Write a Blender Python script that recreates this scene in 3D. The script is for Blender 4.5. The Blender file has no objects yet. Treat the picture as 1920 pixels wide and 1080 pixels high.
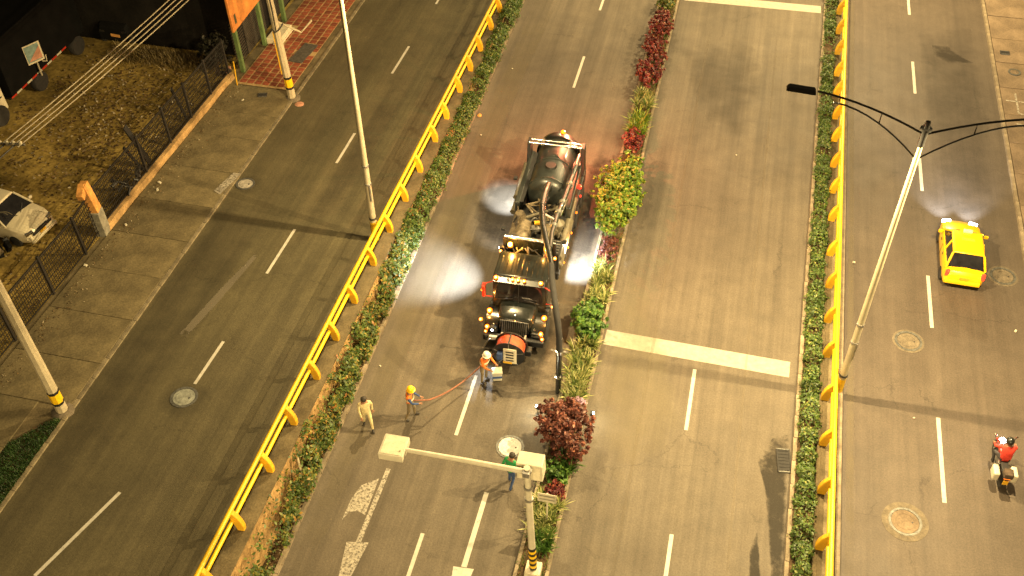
import bpy, math, random
import numpy as np
from mathutils import Vector, Matrix, Euler

# ------------------------------------------------------------------ camera, sky, exposure
S = bpy.context.scene
COL = S.collection
cam_d = bpy.data.cameras.new("camera")
cam_d.sensor_width = 36.0
cam_d.lens = 36.0 * 1937.0 / 1920.0
cam_d.clip_start = 0.5
cam_d.clip_end = 1500
cam = bpy.data.objects.new("camera", cam_d)
COL.objects.link(cam)
cam.matrix_world = Matrix(((0.9742063, -0.1516323, 0.1671218, 0.0),
                           (0.2252921, 0.6957782, -0.6820089, 0.0),
                           (-0.0128651, 0.7020686, 0.7119931, 30.0),
                           (0, 0, 0, 1)))
S.camera = cam
W = bpy.data.worlds.new("World"); S.world = W; W.use_nodes = True
bg = W.node_tree.nodes["Background"]
bg.inputs[0].default_value = (1.0, 0.70, 0.33, 1)      # overcast night sky lit by the sodium glow of the city
bg.inputs[1].default_value = 0.13
S.view_settings.view_transform = 'Standard'
S.view_settings.look = 'None'
S.view_settings.gamma = 1.0
S.view_settings.exposure = 0.0
LAMP_W = 21000.0                                         # each street lamp head
LAMP_COL = (1.0, 0.732, 0.345)

R = math.radians
rng = np.random.default_rng(7)
random.seed(7)

def zL(Y):                                              # level of the higher, sloping service road on the left
    return min(2.6, max(0.15, 2.0 - 0.05 * (Y - 13)))
TILT = -math.atan(0.05)

# ------------------------------------------------------------------ materials
def nt_new(name):
    m = bpy.data.materials.new(name); m.use_nodes = True
    nt = m.node_tree
    return m, nt, nt.nodes["Principled BSDF"]

def N(nt, kind, **kw):
    n = nt.nodes.new(kind)
    for k, v in kw.items():
        if k in ('operation', 'blend_type', 'data_type', 'noise_dimensions', 'feature', 'distance', 'wave_type', 'bands_direction'):
            setattr(n, k, v)
        else:
            n.inputs[k].default_value = v
    return n

def ramp(nt, stops):
    r = nt.nodes.new('ShaderNodeValToRGB')
    while len(r.color_ramp.elements) < len(stops): r.color_ramp.elements.new(0.5)
    for e, (p, c) in zip(r.color_ramp.elements, stops):
        e.position = p; e.color = (c[0], c[1], c[2], 1) if not isinstance(c, (int, float)) else (c, c, c, 1)
    return r

def coords(nt, scale=(1, 1, 1), kind='Object'):
    tc = nt.nodes.new('ShaderNodeTexCoord'); mp = nt.nodes.new('ShaderNodeMapping')
    mp.inputs['Scale'].default_value = scale
    nt.links.new(tc.outputs[kind], mp.inputs[0])
    return mp.outputs[0]

def mulcol(nt, a, fac_out, lo, hi):
    """scale colour a (socket or tuple) by a value in lo..hi driven by fac_out"""
    mr = N(nt, 'ShaderNodeMapRange'); mr.inputs[1].default_value = 0.3; mr.inputs[2].default_value = 0.7
    mr.inputs[3].default_value = lo; mr.inputs[4].default_value = hi
    nt.links.new(fac_out, mr.inputs[0])
    vm = nt.nodes.new('ShaderNodeVectorMath'); vm.operation = 'SCALE'
    if isinstance(a, tuple): vm.inputs[0].default_value = a[:3]
    else: nt.links.new(a, vm.inputs[0])
    nt.links.new(mr.outputs[0], vm.inputs['Scale'])
    return vm.outputs[0]

def noise(nt, vec, scale, detail=4, rough=0.6):
    n = N(nt, 'ShaderNodeTexNoise', Scale=scale, Detail=detail, Roughness=rough)
    nt.links.new(vec, n.inputs['Vector'])
    return n.outputs[0]

def mat(name, col, rough=0.6, metal=0.0, var=0.25, scale=3.0, fine=40.0, bump=0.0, spec=0.5, coat=0.0, perobj=0.0):
    m, nt, b = nt_new(name)
    v = coords(nt)
    c = mulcol(nt, tuple(col), noise(nt, v, scale), 1 - var, 1 + var)
    f = noise(nt, v, fine, 3)
    c = mulcol(nt, c, f, 1 - var * 0.6, 1 + var * 0.6)
    if perobj:
        oi = nt.nodes.new('ShaderNodeObjectInfo')
        mr = N(nt, 'ShaderNodeMapRange'); mr.inputs[3].default_value = 1 - perobj; mr.inputs[4].default_value = 1 + perobj
        nt.links.new(oi.outputs['Random'], mr.inputs[0])
        vm = nt.nodes.new('ShaderNodeVectorMath'); vm.operation = 'SCALE'
        nt.links.new(c, vm.inputs[0]); nt.links.new(mr.outputs[0], vm.inputs['Scale']); c = vm.outputs[0]
    nt.links.new(c, b.inputs['Base Color'])
    b.inputs['Roughness'].default_value = rough; b.inputs['Metallic'].default_value = metal
    b.inputs['Specular IOR Level'].default_value = spec
    b.inputs['Coat Weight'].default_value = coat
    if bump:
        bp = N(nt, 'ShaderNodeBump', Strength=bump, Distance=0.02)
        nt.links.new(f, bp.inputs['Height']); nt.links.new(bp.outputs[0], b.inputs['Normal'])
    return m

def emit(name, col, strength):
    m, nt, b = nt_new(name)
    b.inputs['Base Color'].default_value = (*col, 1)
    b.inputs['Emission Color'].default_value = (*col, 1)
    b.inputs['Emission Strength'].default_value = strength
    b.inputs['Roughness'].default_value = 0.3
    return m

def glass(name, col=(0.012, 0.012, 0.014), rough=0.06):
    m, nt, b = nt_new(name)
    v = coords(nt)
    c = mulcol(nt, col, noise(nt, v, 4), 0.7, 1.4)
    nt.links.new(c, b.inputs['Base Color'])
    b.inputs['Roughness'].default_value = rough; b.inputs['Specular IOR Level'].default_value = 0.7
    return m

def leafmat(name, stops, rough=0.45):
    m, nt, b = nt_new(name)
    g = nt.nodes.new('ShaderNodeNewGeometry')
    r = ramp(nt, stops)
    nt.links.new(g.outputs['Random Per Island'], r.inputs[0])
    v = coords(nt)
    c = mulcol(nt, r.outputs[0], noise(nt, v, 2.2, 2), 0.6, 1.35)
    nt.links.new(c, b.inputs['Base Color'])
    b.inputs['Roughness'].default_value = rough
    b.inputs['Specular IOR Level'].default_value = 0.35
    tr = nt.nodes.new('ShaderNodeBsdfTranslucent'); nt.links.new(c, tr.inputs[0])
    mx = nt.nodes.new('ShaderNodeMixShader'); mx.inputs[0].default_value = 0.25
    out = [n for n in nt.nodes if n.type == 'OUTPUT_MATERIAL'][0]
    nt.links.new(b.outputs[0], mx.inputs[1]); nt.links.new(tr.outputs[0], mx.inputs[2]); nt.links.new(mx.outputs[0], out.inputs[0])
    return m

def asphalt(name, col, streak=0.25, patch=0.3, rough=0.72, cx=0.0, lane=3.6):
    """aggregate speckle + blotches + tyre streaks that run along the road (Y) + hairline cracks"""
    m, nt, b = nt_new(name)
    v = coords(nt)
    c = mulcol(nt, tuple(col), noise(nt, v, 0.16, 5, 0.6), 1 - patch, 1 + patch * 0.8)
    c = mulcol(nt, c, noise(nt, v, 1.1, 6, 0.7), 0.86, 1.13)
    vs = coords(nt, (1.3, 0.035, 1))
    c = mulcol(nt, c, noise(nt, vs, 1.0, 5, 0.65), 1 - streak, 1 + streak * 0.7)
    vs2 = coords(nt, (5.0, 0.12, 1))
    c = mulcol(nt, c, noise(nt, vs2, 1.0, 4, 0.7), 1 - streak * 0.5, 1 + streak * 0.5)
    f = noise(nt, v, 16.0, 5, 0.75)
    c = mulcol(nt, c, f, 0.72, 1.28)
    f2 = noise(nt, v, 55.0, 2, 0.6)
    c = mulcol(nt, c, f2, 0.8, 1.2)
    # hairline cracks
    vd = N(nt, 'ShaderNodeTexVoronoi', feature='DISTANCE_TO_EDGE', Scale=0.22)
    nw = N(nt, 'ShaderNodeTexNoise', Scale=0.9, Detail=6.0, Roughness=0.7); nt.links.new(v, nw.inputs['Vector'])
    ad = nt.nodes.new('ShaderNodeVectorMath'); ad.operation = 'MULTIPLY_ADD'
    nt.links.new(nw.outputs['Color'], ad.inputs[0]); ad.inputs[1].default_value = (1.6, 1.6, 0); nt.links.new(v, ad.inputs[2])
    nt.links.new(ad.outputs[0], vd.inputs['Vector'])
    cr = ramp(nt, [(0.0, 0.0), (0.006, 1.0)])
    nt.links.new(vd.outputs['Distance'], cr.inputs[0])
    br = noise(nt, v, 0.35, 3)
    br2 = ramp(nt, [(0.50, 1.0), (0.60, 0.0)]); nt.links.new(br, br2.inputs[0])
    mxv = nt.nodes.new('ShaderNodeMath'); mxv.operation = 'MAXIMUM'
    nt.links.new(cr.outputs[0], mxv.inputs[0]); nt.links.new(br2.outputs[0], mxv.inputs[1])
    mr = N(nt, 'ShaderNodeMapRange'); mr.inputs[3].default_value = 0.62; mr.inputs[4].default_value = 1.0
    nt.links.new(mxv.outputs[0], mr.inputs[0])
    vm = nt.nodes.new('ShaderNodeVectorMath'); vm.operation = 'SCALE'
    nt.links.new(c, vm.inputs[0]); nt.links.new(mr.outputs[0], vm.inputs['Scale'])
    nt.links.new(vm.outputs[0], b.inputs['Base Color'])
    rr = N(nt, 'ShaderNodeMapRange'); rr.inputs[3].default_value = rough - 0.14; rr.inputs[4].default_value = rough + 0.12
    nt.links.new(noise(nt, v, 0.7, 4), rr.inputs[0]); nt.links.new(rr.outputs[0], b.inputs['Roughness'])
    bp = N(nt, 'ShaderNodeBump', Strength=0.35, Distance=0.02)
    nt.links.new(f, bp.inputs['Height']); nt.links.new(bp.outputs[0], b.inputs['Normal'])
    b.inputs['Specular IOR Level'].default_value = 0.35
    return m

def paint(name, col, wear=0.4, scale=7.0):
    """road paint with worn-through patches"""
    m, nt, b = nt_new(name)
    v = coords(nt)
    c = mulcol(nt, tuple(col), noise(nt, v, 5, 4), 0.8, 1.12)
    nt.links.new(c, b.inputs['Base Color']); b.inputs['Roughness'].default_value = 0.6
    t = nt.nodes.new('ShaderNodeBsdfTransparent'); mx = nt.nodes.new('ShaderNodeMixShader')
    n = noise(nt, v, scale, 8, 0.72)
    r = ramp(nt, [(wear - 0.09, 0.0), (wear + 0.08, 1.0)]); nt.links.new(n, r.inputs[0])
    out = [q for q in nt.nodes if q.type == 'OUTPUT_MATERIAL'][0]
    nt.links.new(r.outputs[0], mx.inputs[0]); nt.links.new(t.outputs[0], mx.inputs[1]); nt.links.new(b.outputs[0], mx.inputs[2])
    nt.links.new(mx.outputs[0], out.inputs[0])
    return m

def film(name, col, rough, thr=0.42, soft=0.12, scale=1.6, alpha=0.75):
    """thin film (damp, oil, dust) whose edge is broken up; faded towards its rim by a vertex attribute"""
    m, nt, b = nt_new(name)
    v = coords(nt)
    b.inputs['Base Color'].default_value = (*col, 1); b.inputs['Roughness'].default_value = rough; b.inputs['Specular IOR Level'].default_value = 0.15
    t = nt.nodes.new('ShaderNodeBsdfTransparent'); mx = nt.nodes.new('ShaderNodeMixShader')
    at = nt.nodes.new('ShaderNodeAttribute'); at.attribute_name = 'rim'
    n = noise(nt, v, scale, 7, 0.65)
    a = nt.nodes.new('ShaderNodeMath'); a.operation = 'ADD'
    nt.links.new(n, a.inputs[0]); nt.links.new(at.outputs['Fac'], a.inputs[1])
    r = ramp(nt, [(thr, 0.0), (thr + soft, alpha)])
    s = nt.nodes.new('ShaderNodeMath'); s.operation = 'SUBTRACT'; s.inputs[1].default_value = 0.5
    nt.links.new(a.outputs[0], s.inputs[0]); nt.links.new(s.outputs[0], r.inputs[0])
    out = [q for q in nt.nodes if q.type == 'OUTPUT_MATERIAL'][0]
    nt.links.new(r.outputs[0], mx.inputs[0]); nt.links.new(t.outputs[0], mx.inputs[1]); nt.links.new(b.outputs[0], mx.inputs[2])
    nt.links.new(mx.outputs[0], out.inputs[0])
    return m

def worn(name, col, under, rough):
    """paint with chips, grime and fading"""
    m, nt, b = nt_new(name)
    v = coords(nt)
    c = mulcol(nt, tuple(col), noise(nt, v, 0.9, 4), 0.78, 1.10)
    c = mulcol(nt, c, noise(nt, v, 9, 5, 0.7), 0.82, 1.10)
    n = noise(nt, v, 13.0, 6, 0.75)
    r = ramp(nt, [(0.60, 0.0), (0.66, 1.0)]); nt.links.new(n, r.inputs[0])
    mx = nt.nodes.new('ShaderNodeMix'); mx.data_type = 'RGBA'
    nt.links.new(r.outputs[0], mx.inputs['Factor']); nt.links.new(c, mx.inputs[6]); mx.inputs[7].default_value = (*under, 1)
    oi = nt.nodes.new('ShaderNodeObjectInfo')
    nt.links.new(mulcol(nt, mx.outputs[2], oi.outputs['Random'], 0.86, 1.08), b.inputs['Base Color'])
    b.inputs['Roughness'].default_value = rough
    bp = N(nt, 'ShaderNodeBump', Strength=0.3, Distance=0.01); nt.links.new(n, bp.inputs['Height']); nt.links.new(bp.outputs[0], b.inputs['Normal'])
    return m

A = {}
A['road'] = asphalt('asphalt_main', (0.095, 0.079, 0.057), 0.27, 0.24)
A['road_right'] = asphalt('asphalt_right', (0.074, 0.059, 0.045), 0.18, 0.20, 0.62)
A['road_left'] = asphalt('asphalt_left', (0.074, 0.063, 0.033), 0.22, 0.28)  # olive tint also carries the yellower lamplight on this road
A['pave'] = mat('pavement_concrete', (0.118, 0.096, 0.050), 0.85, 0, 0.38, 0.9, 14, 0.4, 0.3, perobj=0.12)
A['pave_red'] = mat('pavement_reddish', (0.145, 0.108, 0.072), 0.85, 0, 0.35, 0.7, 14, 0.4, 0.3, perobj=0.10)
A['ledge'] = mat('ledge_concrete', (0.115, 0.092, 0.05), 0.9, 0, 0.4, 1.1, 16, 0.5, 0.2)
A['kerb'] = mat('kerb_concrete', (0.19, 0.155, 0.105), 0.85, 0, 0.35, 2, 20, 0.4, 0.3, perobj=0.15)
A['kerb_dark'] = mat('kerb_stained', (0.15, 0.125, 0.078), 0.9, 0, 0.4, 2, 20, 0.4, 0.3, perobj=0.2)
A['wall'] = mat('wall_concrete', (0.125, 0.10, 0.055), 0.9, 0, 0.45, 1.1, 16, 0.5, 0.2)
A['wall_tan'] = mat('wall_tan', (0.31, 0.20, 0.085), 0.9, 0, 0.5, 1.3, 16, 0.5, 0.2)
A['soil'] = mat('soil', (0.075, 0.05, 0.028), 0.95, 0, 0.55, 2, 18, 0.8, 0.1)
A['dirt'] = mat('lot_dirt', (0.25, 0.18, 0.052), 0.95, 0, 0.6, 0.5, 6, 0.8, 0.1)
A['ground'] = mat('ground_dark', (0.04, 0.035, 0.026), 0.95, 0, 0.5, 0.2, 4, 0.4, 0.1)
A['yellow'] = worn('yellow_paint', (0.78, 0.48, 0.008), (0.16, 0.085, 0.03), 0.45)
A['yellow_post'] = worn('yellow_post_paint', (0.70, 0.39, 0.012), (0.22, 0.14, 0.07), 0.6)
A['white_line'] = paint('road_paint_white', (0.43, 0.41, 0.35), 0.34)
A['worn_line'] = paint('road_paint_worn', (0.34, 0.31, 0.25), 0.46, 11)
A['stop_line'] = paint('road_paint_stop', (0.31, 0.275, 0.22), 0.30, 5)
A['pole'] = mat('pole_galvanised', (0.36, 0.32, 0.22), 0.55, 0.0, 0.18, 1.2, 20, 0.1)
A['pole_conc'] = mat('pole_concrete', (0.38, 0.33, 0.22), 0.85, 0, 0.25, 1.5, 22, 0.4)
A['black'] = mat('black_metal', (0.012, 0.012, 0.012), 0.5, 0.0, 0.3, 5, 30)
A['black_gloss'] = mat('black_gloss', (0.010, 0.012, 0.011), 0.26, 0.0, 0.4, 3, 30, 0.0, 0.45, coat=0.35)
A['tank'] = mat('tank_black', (0.020, 0.023, 0.021), 0.38, 0, 0.35, 2.5, 20, 0.05, coat=0.15)
A['rubber'] = mat('rubber', (0.018, 0.017, 0.016), 0.85, 0, 0.3, 8, 40, 0.2)
A['chrome'] = mat('chrome', (0.62, 0.61, 0.58), 0.16, 1.0, 0.1, 4, 30)
A['steel'] = mat('steel', (0.28, 0.27, 0.25), 0.4, 0.7, 0.3, 5, 30)
A['grime'] = mat('grimy_machine', (0.17, 0.135, 0.085), 0.6, 0.3, 0.6, 6, 30, 0.3)
A['pipe_tan'] = mat('pipe_tan', (0.12, 0.105, 0.07), 0.55, 0, 0.35, 5, 30, 0.1)
A['red'] = mat('red_paint', (0.42, 0.03, 0.015), 0.35, 0, 0.2, 4, 30, coat=0.2)
A['reel_red'] = mat('reel_red', (0.50, 0.07, 0.025), 0.5, 0, 0.3, 6, 40)
A['cream'] = mat('cream_paint', (0.55, 0.50, 0.36), 0.5, 0, 0.2, 4, 30)
A['white'] = mat('white_paint', (0.46, 0.43, 0.33), 0.45, 0, 0.12, 3, 30)
A['glass'] = glass('dark_glass')
A['amber'] = emit('amber_lamp', (1.0, 0.20, 0.008), 2.4)
A['amber_hot_spot'] = emit('amber_lamp_hot_spot', (1.0, 0.55, 0.12), 14)  # glow of the hot-spot spheres added on amber lenses
A['amber_low'] = emit('amber_lamp_dim', (1.0, 0.20, 0.008), 1.7)
A['redlamp'] = emit('red_lamp', (1.0, 0.03, 0.015), 2.2)
A['whitelamp'] = emit('white_lamp', (0.92, 0.97, 1.0), 40)
A['lens'] = emit('street_lamp_lens', (1.0, 0.72, 0.36), 25)
A['taxi'] = mat('taxi_yellow', (0.70, 0.42, 0.006), 0.28, 0, 0.06, 2, 30, coat=0.4)
A['skin'] = mat('skin', (0.28, 0.14, 0.08), 0.6, 0, 0.1, 8, 40)
A['hair'] = mat('hair_dark', (0.02, 0.015, 0.01), 0.7, 0, 0.3, 30, 90)
A['orange_cloth'] = mat('orange_cloth', (0.72, 0.17, 0.02), 0.8, 0, 0.25, 9, 40)
A['khaki_cloth'] = mat('khaki_cloth', (0.18, 0.14, 0.08), 0.85, 0, 0.3, 9, 40)
A['cream_cloth'] = mat('cream_cloth', (0.55, 0.47, 0.25), 0.85, 0, 0.25, 9, 40)
A['blue_cloth'] = mat('blue_cloth', (0.03, 0.06, 0.16), 0.85, 0, 0.25, 9, 40)
A['green_cloth'] = mat('green_cloth', (0.02, 0.24, 0.07), 0.85, 0, 0.25, 9, 40)
A['red_cloth'] = mat('red_cloth', (0.55, 0.035, 0.02), 0.8, 0, 0.25, 9, 40)
A['dark_cloth'] = mat('dark_cloth', (0.03, 0.028, 0.03), 0.85, 0, 0.25, 9, 40)
A['boot'] = mat('boot', (0.02, 0.017, 0.014), 0.6, 0, 0.25, 9, 40)
A['helmet_y'] = mat('helmet_yellow', (0.85, 0.50, 0.01), 0.3, 0, 0.08, 9, 40)
A['helmet_w'] = mat('helmet_white', (0.75, 0.70, 0.58), 0.3, 0, 0.08, 9, 40)
A['reflect'] = mat('reflective_tape', (0.70, 0.68, 0.45), 0.4, 0, 0.1, 9, 40)
A['leaf_hedge'] = leafmat('leaf_hedge', [(0.0, (0.03, 0.06, 0.012)), (0.5, (0.065, 0.115, 0.022)), (0.88, (0.12, 0.17, 0.035)), (1.0, (0.24, 0.23, 0.07))])
A['leaf_ivy'] = leafmat('leaf_ivy', [(0.0, (0.03, 0.06, 0.012)), (0.55, (0.08, 0.13, 0.025)), (0.78, (0.17, 0.18, 0.035)), (0.93, (0.27, 0.19, 0.035)), (1.0, (0.30, 0.12, 0.03))])
A['leaf_lime'] = leafmat('leaf_lime', [(0.0, (0.05, 0.12, 0.012)), (0.5, (0.13, 0.23, 0.02)), (0.85, (0.24, 0.28, 0.03)), (1.0, (0.34, 0.22, 0.05))])
A['leaf_green'] = leafmat('leaf_green', [(0.0, (0.03, 0.08, 0.012)), (0.6, (0.07, 0.16, 0.025)), (1.0, (0.15, 0.24, 0.04))])
A['leaf_purple'] = leafmat('leaf_purple', [(0.0, (0.055, 0.016, 0.014)), (0.55, (0.13, 0.04, 0.03)), (0.9, (0.22, 0.075, 0.045)), (1.0, (0.28, 0.13, 0.07))])
A['leaf_red'] = leafmat('leaf_red', [(0.0, (0.05, 0.010, 0.012)), (0.6, (0.15, 0.022, 0.026)), (0.92, (0.26, 0.06, 0.03)), (1.0, (0.20, 0.16, 0.05))])
A['leaf_var'] = leafmat('leaf_variegated', [(0.0, (0.05, 0.10, 0.02)), (0.4, (0.14, 0.18, 0.04)), (0.7, (0.36, 0.36, 0.13)), (1.0, (0.48, 0.46, 0.22))])
A['leaf_dark'] = leafmat('leaf_dark', [(0.0, (0.012, 0.014, 0.008)), (1.0, (0.035, 0.03, 0.02))])
A['leaf_dry'] = leafmat('leaf_dry', [(0.0, (0.10, 0.07, 0.025)), (0.6, (0.22, 0.16, 0.06)), (1.0, (0.36, 0.29, 0.14))])
A['grass'] = leafmat('grass_blades', [(0.0, (0.012, 0.035, 0.008)), (1.0, (0.04, 0.09, 0.016))])
A['litter'] = leafmat('leaf_litter', [(0.0, (0.05, 0.03, 0.015)), (0.5, (0.16, 0.10, 0.04)), (0.85, (0.34, 0.27, 0.15)), (1.0, (0.6, 0.54, 0.4))], 0.8)
A['pink'] = leafmat('flower_pink', [(0.0, (0.5, 0.3, 0.42)), (1.0, (0.7, 0.5, 0.6))])
A['bark'] = mat('bark', (0.06, 0.04, 0.025), 0.9, 0, 0.4, 8, 40, 0.5)
A['iron'] = mat('cast_iron', (0.10, 0.10, 0.09), 0.5, 0.4, 0.4, 6, 30, 0.3)
A['iron_pale'] = mat('pale_cover', (0.28, 0.26, 0.22), 0.55, 0.0, 0.35, 6, 30, 0.3)
A['cover_white'] = mat('white_cover', (0.60, 0.57, 0.50), 0.6, 0, 0.2, 6, 30, 0.3)
A['iron_blue'] = mat('grey_cover', (0.22, 0.23, 0.20), 0.5, 0.2, 0.35, 5, 30, 0.3)
A['collar'] = mat('concrete_collar', (0.11, 0.09, 0.062), 0.9, 0, 0.35, 4, 30, 0.4)
A['tile'] = mat('red_tile', (0.19, 0.052, 0.026), 0.8, 0, 0.30, 4, 30, 0.3, 0.3, perobj=0.35)
A['grout'] = mat('grout', (0.33, 0.23, 0.11), 0.9, 0, 0.35, 3, 20, 0.3, 0.2)
A['darkwall'] = mat('dark_render', (0.009, 0.008, 0.007), 0.9, 0, 0.5, 0.8, 10, 0.3, 0.15)
A['shutter'] = mat('dark_shutter', (0.05, 0.042, 0.032), 0.6, 0.2, 0.35, 2, 20)
A['green_post'] = mat('green_paint', (0.10, 0.16, 0.055), 0.6, 0, 0.25, 3, 20)
A['orange_board'] = mat('orange_board', (0.50, 0.185, 0.035), 0.7, 0, 0.25, 1.5, 16)
A['emblem'] = mat('dark_emblem', (0.06, 0.065, 0.03), 0.7, 0, 0.3, 3, 20)
A['fence'] = mat('fence_black', (0.016, 0.014, 0.012), 0.6, 0.2, 0.3, 5, 30)
A['orange_faded'] = mat('faded_orange', (0.50, 0.24, 0.06), 0.8, 0, 0.35, 4, 25, 0.3)
A['grey_block'] = mat('grey_block', (0.19, 0.18, 0.14), 0.85, 0, 0.35, 4, 25, 0.4)
A['carwhite'] = mat('car_cream_white', (0.62, 0.56, 0.40), 0.3, 0, 0.08, 2, 20, coat=0.4)
A['trailer'] = mat('trailer_dark', (0.004, 0.004, 0.004), 0.8, 0, 0.4, 1.5, 15, 0, 0.12)
A['teal'] = mat('sign_teal', (0.16, 0.24, 0.22), 0.6, 0, 0.3, 6, 30)
A['salmon'] = mat('sign_salmon', (0.40, 0.20, 0.13), 0.6, 0, 0.3, 6, 30)
A['cable'] = mat('cable_pale', (0.30, 0.26, 0.17), 0.6, 0, 0.2, 2, 20)
A['cable_black'] = mat('cable_black', (0.02, 0.018, 0.016), 0.6, 0, 0.2, 2, 20)
A['hose_red'] = mat('hose_red', (0.22, 0.085, 0.045), 0.6, 0, 0.25, 6, 30)
A['damp'] = film('damp_film', (0.022, 0.019, 0.015), 0.6, 0.30, 0.30, 1.4, 0.45)
A['wet'] = film('wet_film', (0.016, 0.014, 0.010), 0.6, 0.28, 0.28, 2.6, 0.66)
A['dust'] = film('pale_dust_film', (0.20, 0.17, 0.11), 0.9, 0.30, 0.35, 1.2, 0.25)
A['newseam'] = film('pale_seam_film', (0.19, 0.16, 0.11), 0.9, 0.22, 0.4, 2.5, 0.18)
A['newpatch'] = film('pale_patch_film', (0.15, 0.13, 0.095), 0.9, 0.26, 0.05, 3, 0.7)
A['oldpatch'] = film('dark_patch_film', (0.030, 0.028, 0.024), 0.8, 0.26, 0.5, 1.0, 0.24)

# ------------------------------------------------------------------ mesh helpers
def P3(a): return Vector(a)
class MB:
    def __init__(s): s.v = []; s.f = []
    def add(s, vs, fs):
        o = len(s.v); s.v += [tuple(p) for p in vs]; s.f += [tuple(i + o for i in f) for f in fs]; return s
    def box(s, c, d, rot=None, taper=(1, 1)):
        x, y, z = d[0] / 2, d[1] / 2, d[2] / 2
        vs = [(-x, -y, -z), (x, -y, -z), (x, y, -z), (-x, y, -z)] + [(a * x * taper[0], b * y * taper[1], z) for a, b in ((-1, -1), (1, -1), (1, 1), (-1, 1))]
        M = Euler(rot).to_matrix() if rot else None
        vs = [((M @ Vector(p)) if M else Vector(p)) + Vector(c) for p in vs]
        return s.add(vs, [(0, 3, 2, 1), (4, 5, 6, 7), (0, 1, 5, 4), (1, 2, 6, 5), (2, 3, 7, 6), (3, 0, 4, 7)])
    def loft(s, rings, closed=True, caps=True):
        n = len(rings[0]); vs = [p for r in rings for p in r]; fs = []
        for i in range(len(rings) - 1):
            for j in range(n if closed else n - 1):
                k = (j + 1) % n
                fs.append((i * n + j, i * n + k, (i + 1) * n + k, (i + 1) * n + j))
        if caps and closed:
            fs.append(tuple(range(n - 1, -1, -1))); fs.append(tuple((len(rings) - 1) * n + j for j in range(n)))
        return s.add(vs, fs)
    def tube(s, path, r, n=10, caps=True):
        path = [Vector(p) for p in path]; rs = r if isinstance(r, (list, tuple)) else [r] * len(path); rings = []
        up = None
        for i, p in enumerate(path):
            d = (path[min(i + 1, len(path) - 1)] - path[max(i - 1, 0)]).normalized()
            if up is None:
                up = Vector((0, 0, 1)) if abs(d.z) < 0.9 else Vector((1, 0, 0))
            a = d.cross(up).normalized(); b = a.cross(d).normalized(); up = b
            rings.append([p + a * math.cos(t) * rs[i] + b * math.sin(t) * rs[i] for t in [2 * math.pi * k / n for k in range(n)]])
        return s.loft(rings, True, caps)
    def lathe(s, prof, c=(0, 0, 0), axis='Z', n=20, cap=True):
        rings = []
        for r, h in prof:
            ring = []
            for k in range(n):
                t = 2 * math.pi * k / n; a, b = r * math.cos(t), r * math.sin(t)
                p = (a, b, h) if axis == 'Z' else ((a, h, -b) if axis == 'Y' else (h, a, b))
                ring.append(Vector(p) + Vector(c))
            rings.append(ring)
        return s.loft(rings, True, cap)
    def prism(s, poly, a, b, axis='Y'):
        def pt(u, w, t): return (u, t, w) if axis == 'Y' else ((t, u, w) if axis == 'X' else (u, w, t))
        return s.loft([[pt(u, w, a) for u, w in poly], [pt(u, w, b) for u, w in poly]])
    def sphere(s, c, r, n=10, m=6, sc=(1, 1, 1)):
        prof = [(max(1e-3, math.sin(math.pi * i / m)), -math.cos(math.pi * i / m)) for i in range(m + 1)]
        rings = [[(c[0] + q * r * sc[0] * math.cos(2 * math.pi * k / n), c[1] + q * r * sc[1] * math.sin(2 * math.pi * k / n), c[2] + h * r * sc[2]) for k in range(n)] for q, h in prof]
        return s.loft(rings)
    def quad(s, a, b, c, d): return s.add([a, b, c, d], [(0, 1, 2, 3)])
    def mesh(s, name, m, smooth=False):
        me = bpy.data.meshes.new(name); me.from_pydata(s.v, [], s.f); me.validate(); me.update()
        ms = m if isinstance(m, (list, tuple)) else [m]
        for q in ms: me.materials.append(A[q] if isinstance(q, str) else q)
        import bmesh
        bm = bmesh.new(); bm.from_mesh(me); bmesh.ops.recalc_face_normals(bm, faces=bm.faces); bm.to_mesh(me); bm.free()
        if smooth:
            me.polygons.foreach_set('use_smooth', [True] * len(me.polygons))
            me.set_sharp_from_angle(angle=R(40))
        return me
    def build(s, name, m, parent=None, smooth=False, bevel=0.0, loc=None, rot=None):
        o = bpy.data.objects.new(name, s.mesh(name, m, smooth)); COL.objects.link(o)
        if parent is not None: o.parent = parent
        if loc: o.location = loc
        if rot: o.rotation_euler = rot
        if bevel:
            bv = o.modifiers.new('bevel', 'BEVEL'); bv.width = bevel; bv.segments = 2; bv.limit_method = 'ANGLE'; bv.angle_limit = R(35)
        return o

def raw(name, v, f, m, parent=None):
    me = bpy.data.meshes.new(name); me.from_pydata(v, [], f); me.update(); me.materials.append(A[m])
    o = bpy.data.objects.new(name, me); COL.objects.link(o)
    if parent is not None: o.parent = parent
    return o

def tag(o, label, cat, group=None):
    o['label'] = label; o['category'] = cat
    if group: o['group'] = group
    return o
def thing(name, label, cat, loc=(0, 0, 0), rz=0.0, group=None, rx=0.0):
    o = bpy.data.objects.new(name, None); COL.objects.link(o); o.empty_display_size = 0.3
    o.location = loc; o.rotation_euler = (rx, 0, rz)
    return tag(o, label, cat, group)
def struct(o): o['kind'] = 'structure'; return o
def stuff(o): o['kind'] = 'stuff'; return o
def copy_tree(o, parent=None):
    c = o.copy(); COL.objects.link(c); c.parent = parent
    for ch in list(o.children): copy_tree(ch, c)
    return c
def light(name, kind, loc, energy, col, parent=None, target=None, size=60, blend=0.5, radius=0.1):
    d = bpy.data.lights.new(name, kind); d.energy = energy; d.color = col
    d.shadow_soft_size = radius
    if kind == 'SPOT': d.spot_size = R(size); d.spot_blend = blend
    o = bpy.data.objects.new(name, d); COL.objects.link(o)
    if parent is not None: o.parent = parent
    o.location = loc
    if target is not None:
        o.rotation_euler = (Vector(target) - Vector(loc)).to_track_quat('-Z', 'Y').to_euler()
    return o

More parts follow.
